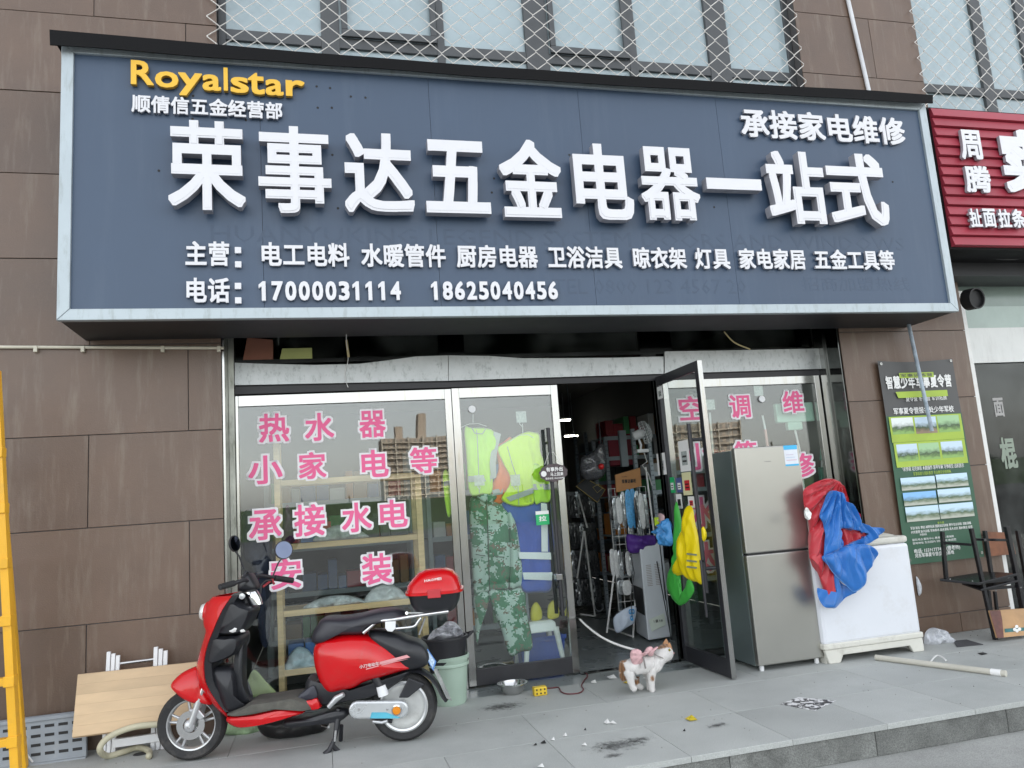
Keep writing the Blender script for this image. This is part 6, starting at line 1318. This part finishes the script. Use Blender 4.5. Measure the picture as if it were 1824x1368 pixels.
# bowl, tape measure, string, litter
p = G(914,1235); tag(MB().lathe([(0,.002),(.062,.0),(.085,.02),(.097,.07),(.115,.072),(.115,.078),(.094,.078),(.08,.025),(.06,.008),(0,.008)], (p.x,p.y,0), (0,0,1), 36).build('steel_bowl', M('bowl_steel', (.55,.55,.55), .22, 1), None, smooth=40), 'stainless steel pet bowl on the slabs before the closed door', 'bowl')
p = G(962,1238); t = T('tape_reel', 'small yellow plastic reel with black holes beside the steel bowl', 'reel', p); MB().box(p.x-.05,p.x+.05,p.y-.03,p.y+.03,.0,.062).build('case', M('reel_yellow', (.65,.45,.03), .4, var=.1), t, bevel=.008)
for x in (-.03,.0,.03):
    for z in (.018,.044): MB().lathe([(0,0),(.007,0)], (p.x+x,p.y-.0308,z), (0,-1,0), 8).build('hole', rubber, t)
q = [G(*C6(x,y),.006) for x,y in ((1002,984),(1012,1005),(985,1040),(972,1070),(985,1095),(955,1118),(880,1125),(835,1110),(815,1080),(770,1085),(735,1086))]; tag(MB().tube(smoothpoly(q,5,False), .0045, 6).build('red_string', M('maroon_string', (.13,.03,.035), .8), None, smooth=180), 'dark red string curling on the slabs between the reel and the door', 'string')
def Z8(x, y): return (800+x*.5614, 1180+y*.5614)
def flat(name, label, cat_, pts, mat, z=.002, lift=.008):
    q = [G(*Z8(x,y), z) for x,y in pts]; q = [v_+Vector((0,0,lift*(i%2))) for i, v_ in enumerate(q)]
    return tag(MB().slab(q, (0,0,-.0012)).build(name, mat, None), label, cat_)
inkm = bpy.data.materials.new('ink_print'); inkm.use_nodes = True; n_ = inkm.node_tree.nodes; l_ = inkm.node_tree.links; tc = n_.new('ShaderNodeTexCoord'); nz = n_.new('ShaderNodeTexNoise'); nz.inputs['Scale'].default_value = 17; nz.inputs['Detail'].default_value = 7; nz.inputs['Distortion'].default_value = 1.5; l_.new(tc.outputs['Object'], nz.inputs[0])
gd = n_.new('ShaderNodeVectorMath'); gd.operation = 'DISTANCE'; gd.inputs[1].default_value = (.5,.5,.5); l_.new(tc.outputs['Generated'], gd.inputs[0]); sb_ = n_.new('ShaderNodeMath'); sb_.operation = 'MULTIPLY_ADD'; sb_.inputs[1].default_value = -.35; l_.new(gd.outputs['Value'], sb_.inputs[0]); l_.new(nz.outputs[0], sb_.inputs[2])
rp = n_.new('ShaderNodeValToRGB'); rp.color_ramp.elements[0].position = .27; rp.color_ramp.elements[0].color = (.72,.72,.72,1); rp.color_ramp.elements[1].position = .31; rp.color_ramp.elements[1].color = (.04,.04,.045,1); l_.new(sb_.outputs[0], rp.inputs[0]); l_.new(rp.outputs[0], n_['Principled BSDF'].inputs['Base Color'])
flat('printed_sheet', 'white sheet with a black ink picture lying on the slabs before the fridge', 'paper', ((1050,132),(1108,110),(1228,121),(1160,153)), inkm, lift=0)
flat('wrapper', 'torn yellow wrapper lying on the slabs between the cat and the kerb', 'wrapper', ((748,178),(770,170),(788,182),(764,188)), M('yellow_wrap', (.65,.50,.03), .5, var=.4, scale=40))
for pts, lab in ((((490,190),(503,182),(512,192),(500,198)),'folded white paper scrap left of the yellow wrapper'), (((506,193),(520,188),(532,193),(516,197)),'white paper scrap beside the folded one left of the yellow wrapper'), (((500,45),(522,41),(534,50),(508,54)),'white square scrap on the slabs behind the cat tail'), (((450,60),(464,57),(468,65),(452,68)),'small white scrap by the closed door corner'),
    (((360,233),(370,226),(375,232),(366,238)),'tiny white scrap rightmost of the row by the slab joint'), (((322,245),(333,240),(336,247),(326,249)),'tiny white scrap in the middle of the row by the slab joint'), (((420,262),(432,258),(438,263),(426,267)),'tiny white scrap at the edge of the dark stain'), (((280,330),(296,324),(302,331),(288,336)),'white scrap lowest in the picture on the slabs'), (((612,50),(632,47),(634,50),(614,53)),'thin white strip under the cat belly')):
    flat('paper_scrap', lab, 'paper scrap', pts, paper)
for pts in (((290,255),(303,250),(308,256),(296,259)), ((268,262),(276,259),(279,262),(271,265)), ((428,213),(433,211),(435,214),(430,216)), ((742,216),(748,214),(750,217),(744,219))): flat('dark_chip', 'dark chip of grit lying on the grey slabs', 'grit', pts, rubber)
for o in [o for o in COL.objects if o.name.startswith('dark_chip')]: o['group'] = 'dark chips on the slabs'
flat('yellow_leaf', 'small yellow leaf on the slabs under the cat tail', 'leaf', ((552,64),(564,61),(572,65),(560,68)), M('yellow_wrap', (.65,.50,.03), .5))
# soot stains as thin films
stn = bpy.data.materials.new('soot_stain'); stn.use_nodes = True; n_ = stn.node_tree.nodes; l_ = stn.node_tree.links; b = n_['Principled BSDF']; b.inputs['Base Color'].default_value = (.035,.035,.035,1); b.inputs['Roughness'].default_value = .8
tc = n_.new('ShaderNodeTexCoord'); nz = n_.new('ShaderNodeTexNoise'); nz.inputs['Scale'].default_value = 26; nz.inputs['Detail'].default_value = 8; nz.inputs['Roughness'].default_value = .75; l_.new(tc.outputs['Object'], nz.inputs[0])
gm = n_.new('ShaderNodeMapping'); gm.inputs['Location'].default_value = (-1,-1,0); gm.inputs['Scale'].default_value = (2,2,0); l_.new(tc.outputs['Generated'], gm.inputs[0]); gd = n_.new('ShaderNodeVectorMath'); gd.operation = 'LENGTH'; l_.new(gm.outputs[0], gd.inputs[0])
a_ = n_.new('ShaderNodeMath'); a_.operation = 'MULTIPLY_ADD'; a_.inputs[1].default_value = -.42; l_.new(gd.outputs['Value'], a_.inputs[0]); l_.new(nz.outputs[0], a_.inputs[2])
mr = n_.new('ShaderNodeMapRange'); mr.inputs[1].default_value = .22; mr.inputs[2].default_value = .46; mr.inputs[4].default_value = .6; l_.new(a_.outputs[0], mr.inputs[0]); l_.new(mr.outputs[0], b.inputs['Alpha'])
for x, y, w_, d_ in ((535,262,.55,.30),(850,200,.22,.14),(760,12,.30,.2),(170,140,.5,.3),(600,245,.3,.16),(520,295,.2,.1)):
    p = G(*Z8(x,y)); MB().add([(p.x-w_/2,p.y-d_/2,.0008),(p.x+w_/2,p.y-d_/2,.0008),(p.x+w_/2,p.y+d_/2,.0008),(p.x-w_/2,p.y+d_/2,.0008)], [(0,1,2,3)]).build('stain', stn, base, recalc=False)
# right hand side: pipe, bag, mat
q = [G(1560,1171,.02), G(1700,1186,.02), G(1792,1200,.02)]; t = T('plastic_pipe', 'long cream plastic pipe lying from under the washing machine towards the right', 'pipe', q[1]); MB().tube([q[0], q[2]], .021, 14).build('tube', M('pipe_cream', (.52,.50,.43), .45, var=.06), t, smooth=40)
a = q[0].lerp(q[2], .90); b_ = q[0].lerp(q[2], .97); MB().tube([a,b_], .0225, 14).build('paper_band', paper, t, smooth=40)
q = [P(u,v,-.52) for u,v in ((1648,1128),(1660,1118),(1682,1124),(1698,1142),(1700,1152),(1690,1158),(1665,1152),(1648,1156))]; tag(puff(MB(), q, (0,-1,.3), .08, .08, .04, 16, 16, seed=9).build('clear_bag', M('clear_bag', (.62,.64,.68), .18, var=.25, scale=18, alpha=.75, spec=.8), None, smooth=30), 'crumpled clear plastic bag on the slabs right of the washing machine', 'bag')
q = [G(*C3(x,y),.002) for x,y in ((475,975),(570,965),(690,1000),(500,1018))]; tag(MB().slab(q, (0,0,.004)).build('door_mat', M('dark_mat', (.06,.06,.065), .9, var=.3, scale=60), None), 'dark square mat on the slabs below the banner', 'mat')
q = [G(*C3(x,y),.002) for x,y in ((650,1062),(690,1056),(720,1066),(680,1074))]; tag(MB().slab(q, (0,0,.003)).build('dark_scrap', rubber, None), 'small dark square scrap on the slabs below the banner', 'scrap')
q = [G(*C3(x,y),.02) for x,y in ((310,1125),(350,1080),(390,1085),(424,1112))]; tag(MB().tube(smoothpoly(q,4,False), .006, 6).build('cream_strip', whitepaint, None), 'bent cream plastic strip on the slabs beside the washing machine foot', 'strip')
q = [P(*C3(x,y),-.45) for x,y in ((255,1000),(275,985),(292,1070),(262,1080))]; tag(MB().slab(q, (0,.02,0)).build('wood_strip', M('grey_slat', (.2,.2,.19), .7), None), 'short grey wood strip standing beside the washing machine foot', 'wood strip')
q = [P(*C3(x,y),-.31) for x,y in ((208,515),(228,535),(247,590),(240,640),(222,635))]; tag(puff(MB(), q, (0,-1,0), .02, .0, .004, 20, 8).build('white_rag', fl_, None, smooth=60), 'white scrap of film stuck to the pier behind the washing machine', 'scrap')
# pipes and cables on the facade
t = T('cable_duct', 'cream plastic conduit fixed along the wall under the left end of the sign', 'conduit', P(200,620,-.315)); MB().tube([P(-60,618,-.315), P(399,620,-.315)], .0115, 10).build('tube', M('conduit_cream', (.58,.55,.45), .45), t, smooth=40)
for u in (64, 148, 290, 390): p = P(u,620,-.315); MB().box(p.x-.012,p.x+.012,-.332,-.302,p.z-.03,p.z+.013).build('clip', M('conduit_cream', (.58,.55,.45), .45), t, bevel=.002)
a, b_ = P(1506,-20,-.32), P(1549,168,-.32); tag(MB().tube([a, b_], .020, 12).build('drain_pipe', M('pipe_white', (.62,.63,.65), .4), None, smooth=40), 'white plastic drain pipe on the pier between the upper windows', 'pipe')
pp = M('painted_pipe', (.30,.36,.42), .5, var=.45, scale=9); a, b_ = P(1618,575,-.42), P(1660,768,-.42); tag(MB().tube([a, b_], .017, 12).build('hanging_pole', pp, None, smooth=40), 'chipped blue and white pole hanging down over the banner from the sign', 'pole')
m = MB().tube(smoothpoly([P(617,572,-.5),P(617,608,-.3),P(620,640,-.12),P(614,668,-.07),P(620,690,-.06)],4,False), .003, 5); tag(m.build('wire', whitepaint, None), 'loose pale wire dangling from the sign soffit over the left window', 'wire')
tag(MB().tube([P(617,606,-.2),P(621,636,-.2)], .010, 6).build('bamboo_piece', M('straw', (.5,.42,.22), .7), None), 'short straw coloured stick hanging on the loose wire under the sign', 'stick')
tag(MB().tube(smoothpoly([P(1290,591,-.25),P(1308,610,-.2),P(1336,622,-.15)],4,False), .006, 6).build('dry_twig', M('straw', (.5,.42,.22), .7), None), 'dry twig poking down between the sign and the header', 'twig')
# ================================================================== neighbour shop at the right edge
nb = T('neighbour_shopfront', 'dark glazed shopfront of the neighbouring noodle shop at the right edge', 'shopfront', (7,-.1,0))
MB().box(6.11, 11, -.12, -.11, .0, 2.42).build('glass', glassm('dark_glass', (.35,.4,.38), .06), nb)
MB().box(6.11, 11, -.14, -.06, 2.43, 2.78).build('fascia', M('white_fascia', (.66,.67,.65), .4, var=.05, dirt=((.4,.4,.38), .4, 3, (3,3,.5))), nb)
MB().box(6.11, 11, -.13, -.05, 2.78, 3.0).build('transom_glass', M('green_glass', (.34,.42,.38), .15, var=.1), nb); MB().box(6.11, 11, -.13, -.05, 3.0, 3.3).build('transom_glass', M('green_glass2', (.22,.28,.25), .15, var=.1), nb)
for x in (6.11, 7.4, 8.8): MB().box(x, x+.055, -.16, -.125, 0, 2.42).build('mullion', frame_g if x > 6.2 else M('dark_green_frame', (.03,.045,.035), .4), nb)
MB().box(6.165, 6.19, -.15, -.10, .5, 2.3).build('mullion', M('dark_green_frame', (.03,.045,.035), .4), nb)
letter('面', M('faded_white_print', (.35,.34,.33), .6), P(1772,720,-.14).x, P(1790,720,-.14).x, P(1780,742,-.14).z, P(1780,708,-.14).z, -.122, .001, nb, .03); letter('棍', M('faded_green_print', (.06,.075,.06), .6), P(1784,800,-.14).x, P(1812,800,-.14).x, P(1800,835,-.14).z, P(1800,778,-.14).z, -.122, .001, nb, .03)
MB().box(6.03, 11, .9, .92, 0, 3.4).build('inner_wall', M('inner_dark', (.05,.06,.055), .8), nb); MB().box(6.03, 11, -.1, .9, -.01, .002).build('inner_floor', M('inner_dark', (.05,.06,.055), .8), nb)
MB().box(5.45, 9.4, -.5, -.15, 3.20, 3.33).build('soffit', soff, nb)
p = P(1741,531,-.62); m = MB(); m.lathe([(.085,0),(.098,0),(.098,.10),(.085,.10)], p, (-.1,1,.1), 28, closed=True); m.lathe([(0,.03),(.088,.03)], p, (-.1,1,.1), 24); tag(m.build('exhaust_duct', M('duct_black', (.01,.01,.011), .6), None, smooth=40), 'round black exhaust duct mouth under the red neighbouring sign', 'duct')
m = MB().tube(smoothpoly([P(1700,460,-.6),P(1730,455,-.6),P(1790,462,-.6),P(1850,458,-.6)],4,False), .008, 6); tag(m.build('black_cable', blackpl, None), 'black cable slung under the red neighbouring sign', 'cable')
# ================================================================== across the road (seen in the glass)
leafm = [M('leaf_dark', (.035,.06,.022), .7, var=.4, rand=.2), M('leaf_mid', (.06,.095,.03), .7, var=.4, rand=.2)]; bark = M('bark', (.09,.07,.05), .9)
def crown(seed, n=1500, r=1.0):
    rr = random.Random(seed); m = MB(); cl_ = [Vector((rr.gauss(0,.42), rr.gauss(0,.42), rr.gauss(0,.33))) for _ in range(16)]
    for _ in range(n):
        c = rr.choice(cl_); p = c+Vector((rr.gauss(0,.2), rr.gauss(0,.2), rr.gauss(0,.17))); a = Vector((rr.gauss(0,1), rr.gauss(0,1), rr.gauss(0,1))).normalized(); b2 = a.orthogonal().normalized(); c2 = a.cross(b2); s_ = .07
        m.add([p-b2*s_, p+c2*s_*.6, p+b2*s_, p-c2*s_*.6], [(0,1,2,3)])
    return m
cr_src = []
rr = random.Random(21)
def tree(x, y, h, w_, i):
    t = T('tree', ('tall' if h > 6 else 'low')+' leafy tree across the road in front of the flats', 'tree', (x,y,-.27), 'trees across the road')
    k = i % 3
    if len(cr_src) <= k: o = crown(k+1).build('crown', leafm[k%2], t, recalc=False); cr_src.append(o)
    else: o = cr_src[k].copy(); COL.objects.link(o); o.parent = t
    o.location = (0,0,h*.62); o.scale = (w_, w_, h*.40); o.rotation_euler = (0,0,rr.uniform(0,6))
    MB().tube([(x,y,-.27),(x+.1,y,h*.3),(x,y,h*.62)], [.14*h/6,.10*h/6,.05], 7).build('trunk', bark, t)
i = 0
for x in range(-34, 110, 4):
    tree(x+rr.uniform(-1,1), -62+rr.uniform(-4,4), rr.uniform(3.8,5.0) if not 38 < x < 52 else 6.8, rr.uniform(2.4,3.2), i); i += 1
for x in (26, 31, 34): tree(x, -34, 6.0, 2.6, i); i += 1
hd = tag(None or MB().box(-60,110,-57,-56,-.27,2.2).build('hedge', leafm[0], None), 'long clipped hedge across the road in front of the trees', 'hedge')
wallm = M('flat_wall', (.42,.34,.27), .8, var=.05); slabm = M('flat_slab', (.50,.44,.36), .8); winm = M('flat_window', (.25,.22,.19), .2)
def flats(x0, x1, y, h, nf, nb_, label, stacks=()):
    t = T('apartment_block', label, 'building', ((x0+x1)/2, y, -.27)); MB().box(x0, x1, y-14, y, -.27, h).build('wall', wallm, t); fh = h/nf; bw = (x1-x0)/nb_
    w0 = None; s0 = None
    for i in range(nf):
        if s0 is None: s0 = MB().box(x0-.3, x1+.3, y+.01, y+1.2, 0, .28).build('balcony_slab', slabm, t); s0.location.z += 0
        else: s = dup_part(s0, t, (0,0,fh*i))
        for j in range(nb_):
            if w0 is None: w0 = MB().box(x0+bw*.2, x0+bw*.75, y+.005, y+.06, fh*.25, fh*.82).build('window', winm, t)
            elif not (i == 0 and j == 0): dup_part(w0, t, (bw*j,0,fh*i))
    for j in range(0, nb_+1, 3): MB().box(x0+bw*j-.2, x0+bw*j+.2, y+.01, y+1.1, -.2, h+.4).build('pier', slabm, t)
    for a, b_, hh in stacks: MB().box(a, b_, y-8, y-3, h, h+hh).build('roof_tower', wallm, t)
flats(21, 47, -250, 25, 13, 18, 'beige apartment block with banded balconies mirrored beside the door', ((26,28.5,5),(33,35.5,9)))
flats(118, 152, -250, 25, 9, 12, 'beige apartment block with banded balconies mirrored beside the fridge')
